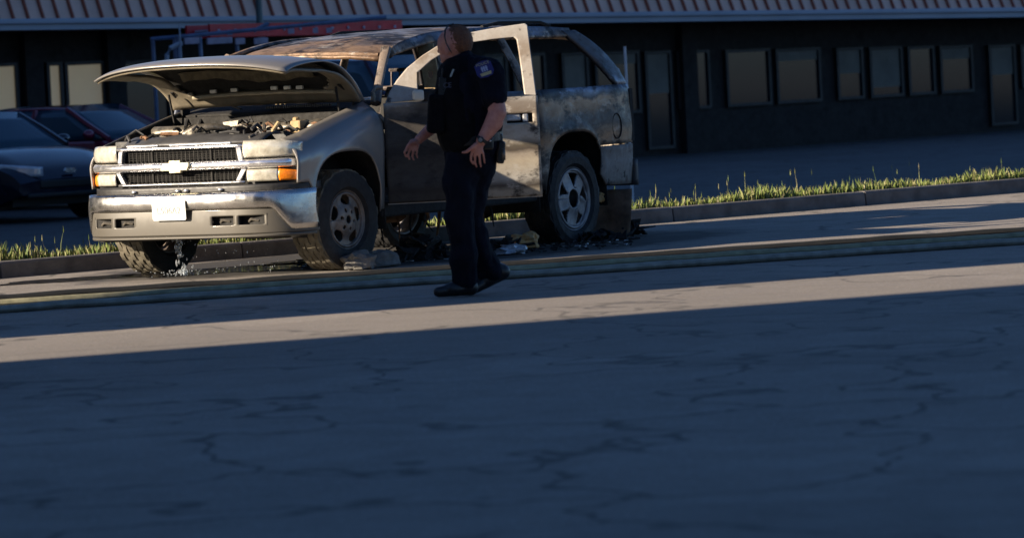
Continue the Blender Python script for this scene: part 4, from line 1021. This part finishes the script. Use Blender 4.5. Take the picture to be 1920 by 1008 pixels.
psi3 = math.radians(40); hd3 = Vector((math.sin(psi3), -math.cos(psi3), 0)); c3 = at(715, 150, 52.0)
sedan('parked_van', 'purple', (c3.x, c3.y, -0.148), math.atan2(hd3.y, hd3.x), 'dark violet van seen through the burnt windshield opening', 'van', belt_=1.10, hood=1.05, roofz=1.80, roof=(0.45, -2.0), rwb=-2.2, wsb=1.15)

# utility truck with a rack, and a red ladder on it, far behind the raised hood
tx = at(440, 110, 57.0); ta = math.radians(15)
truck = empty('utility_truck', (tx.x, tx.y, -0.148), ta); tag(truck, 'dark blue utility truck with ladder rack behind the raised hood', 'truck')
b = B(); b.box((0.55, 0, 0.75), (2.6, 1.5, 0.6)); b.build('service_body', 'bluegrey', truck, bevel=0.05)
b = B(); b.box((2.65, 0, 0.75), (1.5, 1.55, 0.6)); b.box((2.5, 0, 1.25), (1.0, 1.4, 0.55)); b.build('cab', 'cartrim', truck, bevel=0.10)
for x in (-0.2, 2.6):
    for y in (-0.7, 0.7):
        b = B(); b.lathe([(-0.11, 0.0), (-0.11, 0.36), (0.11, 0.36), (0.11, 0.0)], 24, 'Y', (x, y, 0.36)); b.build('wheel', 'cartrim', truck)
zr_ = lambda py, px: at(px, py, 57.0).z + 0.148
for px in (312, 353, 470, 560):
    xx = (at(px, 100, 57.0)-tx).x/math.cos(ta)
    for y in (-0.72, 0.72):
        b = B(); b.tube([(xx, y, 1.1), (xx, y, zr_(72, px))], 0.028, 6); b.build('rack_post', 'bluegrey', truck)
for y in (-0.72, 0.72):
    x0 = (at(308, 100, 57)-tx).x/math.cos(ta); x1 = (at(700, 100, 57)-tx).x/math.cos(ta)
    b = B(); b.tube([(x0, y, zr_(72, 308)), (x1, y, zr_(72, 308)+0.12)], 0.03, 6); b.build('rack_rail', 'bluegrey', truck)
    b = B(); b.tube([(x0+1.05, y, zr_(68, 308)), (x0+1.25, y, zr_(58, 308)+0.02)], 0.03, 6); b.build('rack_end', 'bluegrey', truck)
for a, c in ((319, 347), (362, 410), (416, 434), (452, 478)):
    x0 = (at(a, 100, 57)-tx).x; x1 = (at(c, 100, 57)-tx).x; z0 = zr_(86, a); z1 = zr_(74, a)
    b = B(); b.box(((x0+x1)/2, -0.74, (z0+z1)/2), (x1-x0, 0.06, z1-z0)); b.build('side_panel', 'crate', truck, bevel=0.008)
x0 = (at(283, 100, 57)-tx).x
b = B(); b.tube([(x0, -0.76, zr_(125, 283)), (x0+0.01, -0.76, zr_(105, 283)), (x0+0.06, -0.76, zr_(93, 290)), (x0+0.16, -0.76, zr_(86, 300)), (x0+0.22, -0.76, zr_(84, 305))], 0.032, 8); b.build('grab_pipe', 'fascia', truck, smooth=True)
b = B(); b.tube([(x0+0.19, -0.8, zr_(112, 308)), (x0+0.185, -0.8, zr_(50, 308))], 0.012, 5); b.build('antenna', 'fascia', truck)
L0 = at(392, 58, 56.6); L1 = at(752, 50, 59.0)
lad = empty('ladder', L0); tag(lad, 'long red ladder with pale rungs lying on the truck rack', 'ladder')
dv = L1-L0; dn = Vector((-dv.y, dv.x, 0)).normalized()
for k in (0, 1):
    b = B(); b.prism([(-0.02, -0.085), (0.02, -0.085), (0.02, 0.085), (-0.02, 0.085)], lambda u, v, t: dv*t + dn*(0.45*k+u) + Vector((0, 0, v)), 0, 1); b.build('ladder_rail', 'red', lad)
for k in range(12):
    t = (k+.5)/12
    b = B(); b.tube([dv*t-dn*0.035, dv*t+dn*0.48], 0.022, 6); b.build('rung', 'crate', lad)
for t, sz in ((0.09, .10), (0.40, .13), (0.53, .10), (0.60, .11)):
    b = B(); b.box(dv*t - dn*0.03 + Vector((0, 0, -0.03)), (sz, 0.012, 0.07)); b.build('bracket', 'crate', lad)

# poles in the parking lot
def pole(name, px, Y, z1, r, m, label):
    p = at(px, 100, Y)
    e = empty(name, (p.x, p.y, -0.148)); tag(e, label, 'pole')
    b = B(); b.tube([(0, 0, 0), (0, 0, z1*0.5), (0, 0, z1)], [r*1.1, r, r*0.9], 12); b.build('shaft', m, e, smooth=True)
    b = B(); b.lathe([(0, r*2.2), (0.03, r*2.2), (0.05, r*1.2)], 12, 'Z'); b.build('base_plate', m, e)
    return e
pole('lamp_post', 490, 59.8, 6.5, 0.045, 'pole', 'slim grey-green lamp post rising in front of the shop roof edge')
p2 = pole('sign_post', 1172, 47, 1.90-0.148, 0.017, 'whitepost', 'thin white post standing behind the rear corner of the burned SUV')
q = at(1157, 142, 47.3)
b = B(); b.ell((q.x-at(1172, 100, 47).x, 0.2, q.z+0.148), (0.035, 0.02, 0.085)); b.tube([(q.x-at(1172, 100, 47).x, 0.2, q.z+0.1), (0, 0, q.z-0.1)], 0.01, 5); b.build('reflector', 'whitepost', p2, smooth=True)

# ================================================================== HOSES, DEBRIS, WATER
def hose(m, off, r, seed, label, z=0.0):
    a0, a1 = Vector((-2.32, 30.72, 0)), Vector((2.33, 32.05, 0)); d = (a1-a0).normalized(); n = Vector((-d.y, d.x, 0))
    pts = []
    for k in range(-70, 260):
        s = k*0.07
        o_ = off + 0.05*mnoise.noise(Vector((s*0.35, seed, 0))) + 0.018*mnoise.noise(Vector((s*1.7, seed, 5)))
        pts.append(a0 + d*s + n*o_ + Vector((0, 0, z + r*0.55 + 0.006*mnoise.noise(Vector((s*2.5, seed, 9))))))
    b = B(); b.tube(pts, [r*(1+0.08*mnoise.noise(Vector((i*0.3, seed, 2)))) for i in range(len(pts))], 12, 0.56)
    o = b.build('fire_hose', m, None, smooth=True); tag(o, label, 'hose', 'fire hoses laid along the road'); return o
hose('hosedark', 0.30, 0.050, 1, 'black fire hose, the one of three nearest the burned SUV')
hose('hoseolive', -0.45, 0.052, 2, 'olive fire hose, the middle one of three across the road')
hose('hosegrey', -1.15, 0.050, 3, 'grey-green fire hose, the one nearest the shaded road')

def heap(name, px, py, size, m, label, seed, Y, n=34):
    r = random.Random(seed); d = ray(px, py); p = Vector((d.x*Y/d.y, Y, 0)); b = B()
    for k in range(n):
        t = r.random()**0.7; a = r.uniform(0, 2*PI)
        c = Vector((size[0]*math.cos(a)*t, size[1]*math.sin(a)*t, size[2]*(1-t)*r.uniform(0.1, 1.0)+0.02))
        rot = Matrix.Rotation(r.uniform(0, 6), 3, 'Z') @ Matrix.Rotation(r.uniform(-.9, .9), 3, 'X') @ Matrix.Rotation(r.uniform(-.9, .9), 3, 'Y')
        if k % 4 == 0:
            e = rot @ Vector((r.uniform(.06, .14), 0, 0)); q = c+e; q.z = max(q.z, 0.012); c2 = c-e; c2.z = max(c2.z, 0.012)
            b.tube([c2, (c2+q)/2+Vector((0, 0, .015)), q], r.uniform(.005, .013), 5)
        else:
            w1, w2 = r.uniform(.03, .10), r.uniform(.03, .08); nn = 6; vs = []
            for i in range(nn):
                g_ = 2*PI*i/nn; k_ = r.uniform(.6, 1.2); v = c + rot @ Vector((w1*k_*math.cos(g_), w2*k_*math.sin(g_), 0.012*r.uniform(-1, 1))); v.z = max(v.z, 0.006); vs.append(v)
            up_ = [v+Vector((0, 0, r.uniform(.008, .022))) for v in vs]
            b.add(vs+up_, [tuple(range(nn)), tuple(reversed(range(nn, 2*nn)))]+[(i, i+nn, (i+1) % nn+nn, (i+1) % nn) for i in range(nn)])
    b.ell((0, 0, 0), (size[0]*.7, size[1]*.7, size[2]*.45), None, 10, 8)
    b.v = [(x, y, max(z, 0.0)) for x, y, z in b.v]
    o = b.build(name, m, None); o.location = (p.x, p.y, 0.001); tag(o, label, 'debris'); return o
def chunk(name, px, py, size, m, label, rot=0.0, seed=1, jag=0.35, cat='debris', Y=None, zoff=0.0):
    p = gnd(px, py, 0.0)
    if Y: p = Vector((ray(px, py).x*Y/ray(px, py).y, Y, 0))
    bm = bmesh.new(); bmesh.ops.create_icosphere(bm, subdivisions=3, radius=1.0)
    for v in bm.verts: v.co = Vector((round(v.co.x*2.2)/2.2, round(v.co.y*2.2)/2.2, round(v.co.z*2.2)/2.2))*0.5 + v.co*0.5
    for v in bm.verts:
        k = 1 + jag*mnoise.noise(v.co*1.7+Vector((seed*3.1, 0, 0))) + jag*0.6*mnoise.noise(v.co*4.3+Vector((0, seed*1.7, 0)))
        v.co = Vector((v.co.x*size[0]*k, v.co.y*size[1]*k, max(-0.55, v.co.z)*size[2]*k))
    zmin = min(v.co.z for v in bm.verts)
    for v in bm.verts: v.co.z -= zmin
    me = bpy.data.meshes.new(name); bm.to_mesh(me); bm.free(); me.materials.append(M[m])
    o = bpy.data.objects.new(name, me); o.location = (p.x, p.y, 0.001+zoff); o.rotation_euler = (0, 0, rot); link(o)
    tag(o, label, cat); return o
chunk('debris_lump', 672, 495, (0.14, 0.10, 0.085), 'grydeb', 'grey cracked lump beside the front left tyre', 0.3, 1, Y=33.05)
chunk('debris_lump', 712, 492, (0.17, 0.10, 0.085), 'grydeb', 'smooth grey lump right of the cracked one under the front door', 0.4, 2, 0.15, Y=33.30)
heap('charred_heap', 790, 484, (0.19, 0.14, 0.26), 'char', 'tall charred heap under the open door', 3, 34.1)
heap('charred_heap', 750, 484, (0.18, 0.12, 0.10), 'char', 'low charred heap left of the tall one under the SUV', 4, 34.0)
heap('charred_heap', 815, 478, (0.16, 0.14, 0.09), 'char', 'low charred heap behind the person', 8, 34.2)
heap('charred_heap', 940, 470, (0.17, 0.12, 0.09), 'char', 'charred heap right of the person near the rear tyre', 5, 34.6)
chunk('scrap_sheet', 958, 468, (0.13, 0.09, 0.045), 'palemetal', 'pale bent metal scrap between person and rear tyre', 0.4, 6, 0.6, Y=34.3)
chunk('burnt_foam', 982, 452, (0.13, 0.10, 0.075), 'orange', 'orange scorched foam piece left of the rear tyre', 0.2, 7, 0.5, Y=35.0)
heap('charred_heap', 1182, 440, (0.13, 0.16, 0.075), 'char', 'small charred heap behind the rear of the SUV', 9, 36.6)
heap('charred_heap', 1130, 452, (0.20, 0.12, 0.05), 'char', 'flat charred heap between rear tyre and brown flap', 10, 35.9)
rq = random.Random(21); lit = B()
for k in range(700):      # litter of ash, glass crumbs and burnt scraps: nobody could count it
    px = rq.uniform(560, 1195); py = interp(px, [(560, 503), (640, 500), (1195, 456)]) + rq.gauss(-6, 6)
    p = gnd(px, min(py, interp(px, [(560, 506), (1195, 462)]))); s_ = rq.uniform(0.005, 0.022)
    lit.box((p.x, p.y, s_*0.45+0.002), (s_*rq.uniform(1.2, 3.2), s_*rq.uniform(.8, 1.6), s_*rq.uniform(.15, .6)), Matrix.Rotation(rq.uniform(0, 6), 3, 'Z') @ Matrix.Rotation(rq.uniform(-.5, .5), 3, 'X'))
lo_ = lit.build('burnt_litter', ['char', 'palemetal', 'grydeb'], None)
for i_, p_ in enumerate(lo_.data.polygons): p_.material_index = (0, 0, 1, 0, 2, 0, 0)[(i_//6) % 7]
lo_['kind'] = 'stuff'; lo_['label'] = 'litter of ash and burnt scraps on the road along the SUV'; lo_['category'] = 'litter'
# brown scorched flap leaning behind the rear wheel
f0_ = at(1140, 410, 36.4)
b = B(); b.grid(12, 14, lambda u, v: Vector((-0.17+0.34*u+0.05*v, 0.10*v+0.03*math.sin(5*u)+0.02*math.sin(7*v), 0.02+0.38*v - 0.10*(1-v)*u)))
o = b.build('scorched_flap', 'brownflap', None, smooth=True, thick=0.012); o.location = (f0_.x, f0_.y, 0); tag(o, 'brown scorched flap leaning behind the rear tyre', 'flap')
chunk('burnt_foam', 1128, 392, (0.045, 0.04, 0.05), 'orange', 'small orange scorched scrap on top of the brown flap', 0.2, 12, 0.5, Y=36.35, zoff=0.30)

# puddles and the water dripping from the radiator
def puddle(c, rx, ry, rot, seed):
    vs = [(0, 0, 0)]; n = 60
    for k in range(n):
        a = 2*PI*k/n; r = 1+0.45*mnoise.noise(Vector((math.cos(a)*1.8+seed, math.sin(a)*1.8, 0)))+0.15*mnoise.noise(Vector((math.cos(a)*6+seed, math.sin(a)*6, 0)))
        vs.append((rx*r*math.cos(a), ry*r*math.sin(a), 0))
    b = B(); b.add(vs, [(0, k+1, (k+1) % n+1) for k in range(n)])
    o = b.build('puddle', 'water', None); o.location = (c[0], c[1], 0.004); o.rotation_euler.z = rot; return struct(o)
puddle((-0.75, 34.1), 0.95, 0.45, 0.5, 1); puddle((-2.0, 33.9), 0.55, 0.30, 0.5, 5); puddle((0.3, 35.0), 0.9, 0.45, 0.6, 9)
d = B(); rd_ = random.Random(4)
SV = suv.matrix_world if False else Matrix.Translation(Vector((0.2686, 35.0, 0))) @ Matrix.Rotation(math.atan2(-math.cos(YAW), -math.sin(YAW)), 4, 'Z')
for k in range(135):      # a stream and scattered drops
    if k < 75:
        t = rd_.random(); c = SV @ Vector((1.95+rd_.gauss(0, .015), -0.36+rd_.gauss(0, .02)+0.06*t, 0.30*(1-t)+0.01))
    else:
        c = SV @ Vector((2.0+rd_.uniform(-.1, .1), rd_.uniform(-0.25, 0.60), rd_.uniform(0.02, 0.30)))
    r = rd_.uniform(0.003, 0.009) if k < 75 else rd_.uniform(0.0015, 0.004)
    d.ell(c, (r, r, r*rd_.uniform(1.5, 4.0)), None, 6, 5)
for k in range(70):       # splash on the ground
    a = rd_.uniform(0, 2*PI); q_ = abs(rd_.gauss(0, 0.13)); c = SV @ Vector((1.95+q_*math.cos(a), -0.30+1.5*q_*math.sin(a), rd_.uniform(0.006, 0.05)))
    r = rd_.uniform(0.003, 0.007); d.ell(c, (r, r, r), None, 6, 5)
o = d.build('water_drips', 'drop', None, smooth=True); o['kind'] = 'stuff'; o['label'] = 'water dripping and splashing under the front bumper'; o['category'] = 'water'

# ================================================================== PERSON WALKING PAST
OY = 28.6
pb = gnd(868, 549); PB = Vector((pb.x, OY, 0))
person = empty('person', PB)
tag(person, 'officer in dark uniform and vest walking left past the burned SUV, looking away', 'person')
PXM = OY/FPX                                                # metres per photo pixel at the person
def O(px, py, d=0.0):
    return at(px, py, OY) + Vector((0, d, 0)) - PB
def frus(b, p0, p1, r0, r1, flat=1.0, n=14, k=6):
    """rounded limb: tapered tube with ball ends; flat scales its depth (y)"""
    p0, p1 = Vector(p0), Vector(p1)
    pts = [p0.lerp(p1, i/k) for i in range(k+1)]
    t = (p1-p0).normalized(); x = t.cross(Vector((0, 1, 0))).normalized(); y = Vector((0, 1, 0))
    vs = []; fs = []
    for i, p in enumerate(pts):
        r = r0+(r1-r0)*i/k
        for j in range(n):
            g_ = 2*PI*j/n; vs.append(p + x*(r*math.cos(g_)) + y*(r*flat*math.sin(g_)))
    for i in range(k):
        for j in range(n): fs.append((i*n+j, i*n+(j+1) % n, (i+1)*n+(j+1) % n, (i+1)*n+j))
    fs.append(tuple(reversed(range(n)))); fs.append(tuple(k*n+j for j in range(n)))
    b.add(vs, fs)
    b.ell(p0, (r0, r0*flat, r0)); b.ell(p1, (r1, r1*flat, r1))
def chain(b, pts, rs, flat=1.0):
    for (p, q), (r, s_) in zip(zip(pts, pts[1:]), zip(rs, rs[1:])): frus(b, p, q, r, s_, flat)
# --- skin: head, neck, torso core, arms, hands in one surface
b = B()
b.ell(O(856, 79), (0.100, 0.090, 0.110), None, 24, 18)                # skull
b.ell(O(842, 84, 0.035), (0.078, 0.072, 0.100), None, 20, 16)          # face side, turned away
b.ell(O(840, 106, 0.04), (0.052, 0.060, 0.058), None, 18, 12)          # jaw
b.ell(O(834, 114, 0.075), (0.026, 0.032, 0.024))                       # chin
frus(b, O(829, 86, 0.110), O(825, 96, 0.135), 0.012, 0.016)            # nose
b.ell(O(828, 76, 0.085), (0.022, 0.04, 0.018)); b.ell(O(829, 106, 0.098), (0.016, 0.02, 0.012))
b.ell(O(838, 95, -0.066), (0.017, 0.018, 0.036), Matrix.Rotation(0.2, 3, 'Y'))   # ear
b.ell(O(850, 94, 0.112), (0.020, 0.014, 0.034))
frus(b, O(856, 98, 0.01), O(868, 134), 0.070, 0.084, 0.95)             # neck
chain(b, [O(868, 140), O(878, 190), O(885, 262)], [0.12, 0.14, 0.13], 1.2)
ls, le, lw = O(915, 136, -0.17), O(930, 210, -0.235), O(900, 262, -0.27)
chain(b, [ls, le, O(918, 236, -0.25), lw], [0.068, 0.060, 0.054, 0.036])
b.ell(O(925, 224, -0.24), (0.058, 0.055, 0.075))
rs_, re, rw = O(850, 142, 0.19), O(826, 228, 0.23), O(787, 262, 0.16)
chain(b, [rs_, re, rw], [0.062, 0.050, 0.031])
# left hand: back of the hand towards us, thumb forward
b.ell(O(893, 277, -0.275), (0.036, 0.017, 0.046), Matrix.Rotation(0.15, 3, 'Y'))
frus(b, lw, O(894, 275, -0.275), 0.029, 0.030, 0.62)
for pts, r in (([(881, 286), (880, 298), (884, 306)], 0.0088), ([(888, 289), (888, 303), (891, 311)], 0.0090), ([(896, 289), (897, 303), (899, 311)], 0.0088), ([(903, 286), (905, 297), (906, 304)], 0.0078)):
    q = [O(x, y, -0.275+0.012*i) for i, (x, y) in enumerate(pts)]
    chain(b, [O(893+(pts[0][0]-892)*.6, 278, -0.275)]+q, [0.012, r, r*.95, r*.8])
chain(b, [O(889, 270, -0.285), O(879, 278, -0.295), O(872, 283, -0.295), O(865, 284, -0.29)], [0.016, 0.0135, 0.0115, 0.009])
# right hand, half curled, reaching ahead
b.ell(O(777, 272, 0.14), (0.034, 0.018, 0.042), Matrix.Rotation(-0.5, 3, 'Y'))
frus(b, rw, O(778, 271, 0.14), 0.027, 0.028, 0.65)
for pts, r in (([(764, 276), (759, 287), (762, 295)], 0.0085), ([(769, 282), (766, 292), (769, 300)], 0.0088), ([(776, 284), (774, 294), (777, 301)], 0.0085), ([(783, 282), (782, 291), (784, 297)], 0.0078)):
    q = [O(x, y, 0.13+0.010*i) for i, (x, y) in enumerate(pts)]
    chain(b, [O(777+(pts[0][0]-773)*.5, 274, 0.14)]+q, [0.012, r, r*.95, r*.8])
chain(b, [O(779, 267, 0.12), O(769, 270, 0.10), O(764, 276, 0.10), O(763, 283, 0.10)], [0.014, 0.012, 0.011, 0.009])
body = b.build('body', 'skin', person); remesh(body, 0.0058, 3)
for d_ in (0.078, 0.118):
    b = B(); b.ell(O(822.5+(d_-.078)*120, 85, d_), (0.008, 0.012, 0.012)); b.build('eye', 'white', body, smooth=True)
# --- hair: short, cut above ear and nape
b = B()
def hp(u, v):
    th = PI*v; ph = 2*PI*u; c = O(858.5, 78)
    k = 1 + 0.05*mnoise.noise(Vector((math.cos(ph)*11, math.sin(ph)*11, v*26)))
    return c + Vector((0.1005*k*math.sin(th)*math.cos(ph), 0.091*k*math.sin(th)*math.sin(ph), 0.112*k*math.cos(th)))
def hk(u, v):
    p = hp(u, v); c = O(858.5, 78); x = (p-c).x; z = (p-c).z
    front = x < -0.086 - 0.2*max(0, z-0.03)
    low = z < -0.075 - 0.02*(x/0.1)
    sideb = x < -0.058 and z < -0.004
    return not (front or low or sideb)
b.grid(72, 48, hp, hk); hair = b.build('hair', 'hair', person, smooth=True, thick=0.010)
b = B(); b.tube([O(850, 45, 0.0), O(840, 48, -0.045), O(834, 57, -0.078), O(833, 70, -0.094), O(836, 82, -0.098), O(842, 93, -0.098), O(846, 100, -0.088)], [0.006, 0.0065, 0.0065, 0.006, 0.005, 0.005, 0.004], 6)
b.build('sunglasses_arm', 'leather', person, smooth=True)
# --- shirt with short sleeves
b = B()
chain(b, [O(872, 128), O(880, 155), O(884, 200), O(890, 262)], [0.085, 0.185, 0.198, 0.178], 1.02)
b.ell(O(905, 137, -0.10), (0.125, 0.12, 0.105)); b.ell(O(858, 140, 0.13), (0.11, 0.11, 0.10))
chain(b, [ls, O(924, 181, -0.215)], [0.098, 0.086]); chain(b, [rs_, O(835, 198, 0.215)], [0.09, 0.075])
frus(b, O(868, 108), O(876, 132), 0.074, 0.10, 0.95)                   # collar
shirt = b.build('shirt', 'uniform', person); remesh(shirt, 0.011, 4, (0.018, 10))
b = B(); b.tube([O(846, 118, -0.06), O(852, 112, -0.075), O(864, 107, -0.085), O(876, 106, -0.06), O(880, 108, 0.0)], 0.014, 8, 1.6); b.build('collar', 'uniform', shirt, smooth=True)
# --- vest over it, with pouches and radio at the chest
b = B()
chain(b, [O(866, 148), O(868, 190), O(874, 246)], [0.170, 0.205, 0.200], 0.98)
chain(b, [O(900, 150), O(905, 190), O(902, 240)], [0.125, 0.150, 0.142], 1.15)
vest = b.build('vest', 'vest', person); remesh(vest, 0.012, 4, (0.006, 12))
b = B(); b.box(O(818, 213, -0.06), (0.12, 0.20, 0.26), Matrix.Rotation(0.10, 3, 'Y')); b.box(O(826, 178, -0.06), (0.08, 0.16, 0.10)); b.build('pouch', 'vest', vest, bevel=0.025)
b = B(); b.box(O(828, 163, -0.12), (0.045, 0.05, 0.12), Matrix.Rotation(0.12, 3, 'Y')); b.tube([O(827, 148, -0.12), O(829, 128, -0.12)], 0.006, 6); b.build('radio', 'leather', vest, bevel=0.008)
b = B(); b.box(O(846, 137, -0.155), (0.012, 0.010, 0.055), Matrix.Rotation(0.45, 3, 'Y')); b.build('badge_strip', 'silver', vest)
mt = Matrix.Translation(O(837, 160, -0.205)) @ Matrix.Rotation(math.radians(-18), 4, 'Z') @ Matrix.Rotation(PI/2, 4, 'X')
text_obj('vest_lettering', 'CE', 0.048, 'vesttext', vest, mt, 0.001)
# --- shoulder patch: blue shield, gold arc lettering, pale crest, gold bar
ang = math.radians(16)
PM = Matrix.Translation(O(905, 130, -0.283)) @ Matrix.Rotation(math.radians(8), 4, 'Z') @ Matrix.Rotation(PI/2-0.15, 4, 'X') @ Matrix.Rotation(ang, 4, 'Z')
PM = PM @ Matrix.Diagonal((0.95, 0.82, 1, 1))
def PMv(u, v, t): return PM @ Vector((u, v, t))
b = B(); sh_ = [(-0.060, 0.045), (-0.035, 0.065), (0.0, 0.070), (0.035, 0.065), (0.060, 0.045), (0.062, -0.03), (0.045, -0.058), (0.0, -0.068), (-0.045, -0.058), (-0.062, -0.03)]
b.prism(sh_, PMv, -0.006, 0.002); patch = b.build('shoulder_patch', 'patch', shirt)
text_obj('patch_lettering', 'POLICE', 0.030, 'patchgold', patch, PM @ Matrix.Translation((0, 0.045, 0.003)), 0.0008)
b = B()
for x in (-0.016, 0.0, 0.016): b.prism([(x-0.005, -0.018), (x+0.005, -0.018), (x+0.006, 0.020), (x, 0.028), (x-0.006, 0.020)], PMv, 0.003, 0.005)
b.prism([(-0.024, 0.004), (0.024, 0.004), (0.024, 0.011), (-0.024, 0.011)], PMv, 0.0055, 0.0065)
b.build('patch_crest', 'patchwhite', patch)
b = B(); b.prism([(-0.036, -0.050), (0.036, -0.050), (0.042, -0.026), (-0.042, -0.026)], PMv, 0.003, 0.005); b.build('patch_bar', 'patchgold', patch)
# --- trousers
b = B()
chain(b, [O(888, 255), O(886, 285)], [0.168, 0.170], 0.95)
chain(b, [O(868, 290, -0.02), O(862, 345, -0.05), O(862, 405, -0.06), O(868, 460, -0.04), O(874, 524, -0.02)], [0.130, 0.112, 0.094, 0.088, 0.092], 1.0)
chain(b, [O(900, 290, 0.06), O(888, 345, 0.08), O(880, 405, 0.10), O(895, 455, 0.12), O(915, 508, 0.16)], [0.128, 0.108, 0.090, 0.085, 0.090], 1.0)
tr = b.build('trousers', 'uniform', person); remesh(tr, 0.011, 4, (0.026, 8))
# --- boots: flat front foot, rear foot rolling off its toes
b = B(); hl_ = O(882, 540, -0.02); hl_.z = 0.06
toe = O(822, 549, -0.05); toe.z = 0.042
frus(b, hl_, toe, 0.052, 0.036, 0.85); frus(b, O(874, 520, -0.02), hl_, 0.06, 0.055)
mid_ = hl_.lerp(toe, 0.5); b.ell((mid_.x, mid_.y, 0.055), (0.085, 0.048, 0.05))
bt = b.build('boot', 'leather', person); remesh(bt, 0.009, 3)
for v in bt.data.vertices: v.co.z = max(v.co.z, 0.002)
b = B(); hl2 = O(944, 512, 0.18); toe2 = O(888, 545, 0.10); toe2.z = 0.04
frus(b, hl2, toe2, 0.055, 0.036, 0.85); frus(b, O(918, 500, 0.17), hl2, 0.06, 0.052)
mid_ = hl2.lerp(toe2, 0.5); b.ell(mid_+Vector((0.0, 0, 0.01)), (0.09, 0.048, 0.055), Matrix.Rotation(-0.5, 3, 'Y'))
bt = b.build('boot', 'leather', person); remesh(bt, 0.009, 3)
for v in bt.data.vertices: v.co.z = max(v.co.z, 0.002)
# --- duty belt with holster, pouch, cuffs; wrist watch
b = B(); n = 40
ctr = O(889, 262)
def beltp(a, off=0.0, dz=0.0): return ctr + Vector(((0.181+off)*math.cos(a), (0.176+off)*math.sin(a), dz - 0.02*math.cos(a)*-1))
vs = []; fs = []
for k in range(n):
    a = 2*PI*k/n
    for off, dz in ((0.0, -0.027), (0.010, -0.027), (0.010, 0.027), (0.0, 0.027)): vs.append(beltp(a, off, dz))
for k in range(n):
    for j in range(4): fs.append((k*4+j, ((k+1) % n)*4+j, ((k+1) % n)*4+(j+1) % 4, k*4+(j+1) % 4))
b.add(vs, fs); belt_o = b.build('duty_belt', 'leather', person)
b = B(); b.box(O(938, 285, -0.05), (0.055, 0.085, 0.15), Matrix.Rotation(0.12, 3, 'Y')); b.box(O(936, 262, -0.05), (0.045, 0.06, 0.09)); b.build('holster', 'leather', belt_o, bevel=0.015)
b = B(); b.box(O(913, 268, -0.17), (0.07, 0.04, 0.085)); b.build('belt_pouch', 'leather', belt_o, bevel=0.012)
b = B(); b.lathe([(0.012*math.sin(2*PI*k/10), 0.034+0.006*math.cos(2*PI*k/10)) for k in range(11)], 20, 'X', O(943, 289, -0.09)); b.build('handcuffs', 'metal', belt_o, smooth=True)
for px, py, d_ in ((917, 263, -0.193), (838, 250, -0.10), (832, 247, -0.11)):
    b = B(); b.ell(O(px, py, d_), (0.007, 0.005, 0.007)); b.build('stud', 'silver', belt_o, smooth=True)
b = B(); ax = (lw-O(918, 236, -0.25)).normalized(); wc = lw - ax*0.006
sx_ = ax.cross(Vector((0, 1, 0))).normalized()
vs = []; fs = []; n = 28
for k in range(n):
    a = 2*PI*k/n; rad = sx_*math.cos(a)*0.040 + Vector((0, 1, 0))*math.sin(a)*0.039
    for t, rr in ((-0.011, 1.0), (0.011, 1.0), (0.011, 0.88), (-0.011, 0.88)): vs.append(wc+ax*t+rad*rr)
for k in range(n):
    for j in range(4): fs.append((k*4+j, ((k+1) % n)*4+j, ((k+1) % n)*4+(j+1) % 4, k*4+(j+1) % 4))
b.add(vs, fs); wt = b.build('wrist_watch', 'leather', person)
b = B(); rot = Vector((0, 0, 1)).rotation_difference(Vector((-0.25, -1, 0)).normalized()).to_matrix()
b.lathe([(-0.006, 0.0), (-0.006, 0.021), (0.006, 0.021), (0.008, 0.016), (0.008, 0.0)], 20, 'Z'); b.v = [tuple(rot @ Vector(v) + wc + Vector((-0.010, -0.041, 0))) for v in b.v]; b.build('watch_case', 'leather', wt, smooth=True)
b = B(); b.lathe([(0.0085, 0.0), (0.0085, 0.014), (0.0075, 0.014)], 20, 'Z'); b.v = [tuple(rot @ Vector(v) + wc + Vector((-0.010, -0.041, 0))) for v in b.v]; b.build('watch_face', 'silver', wt)
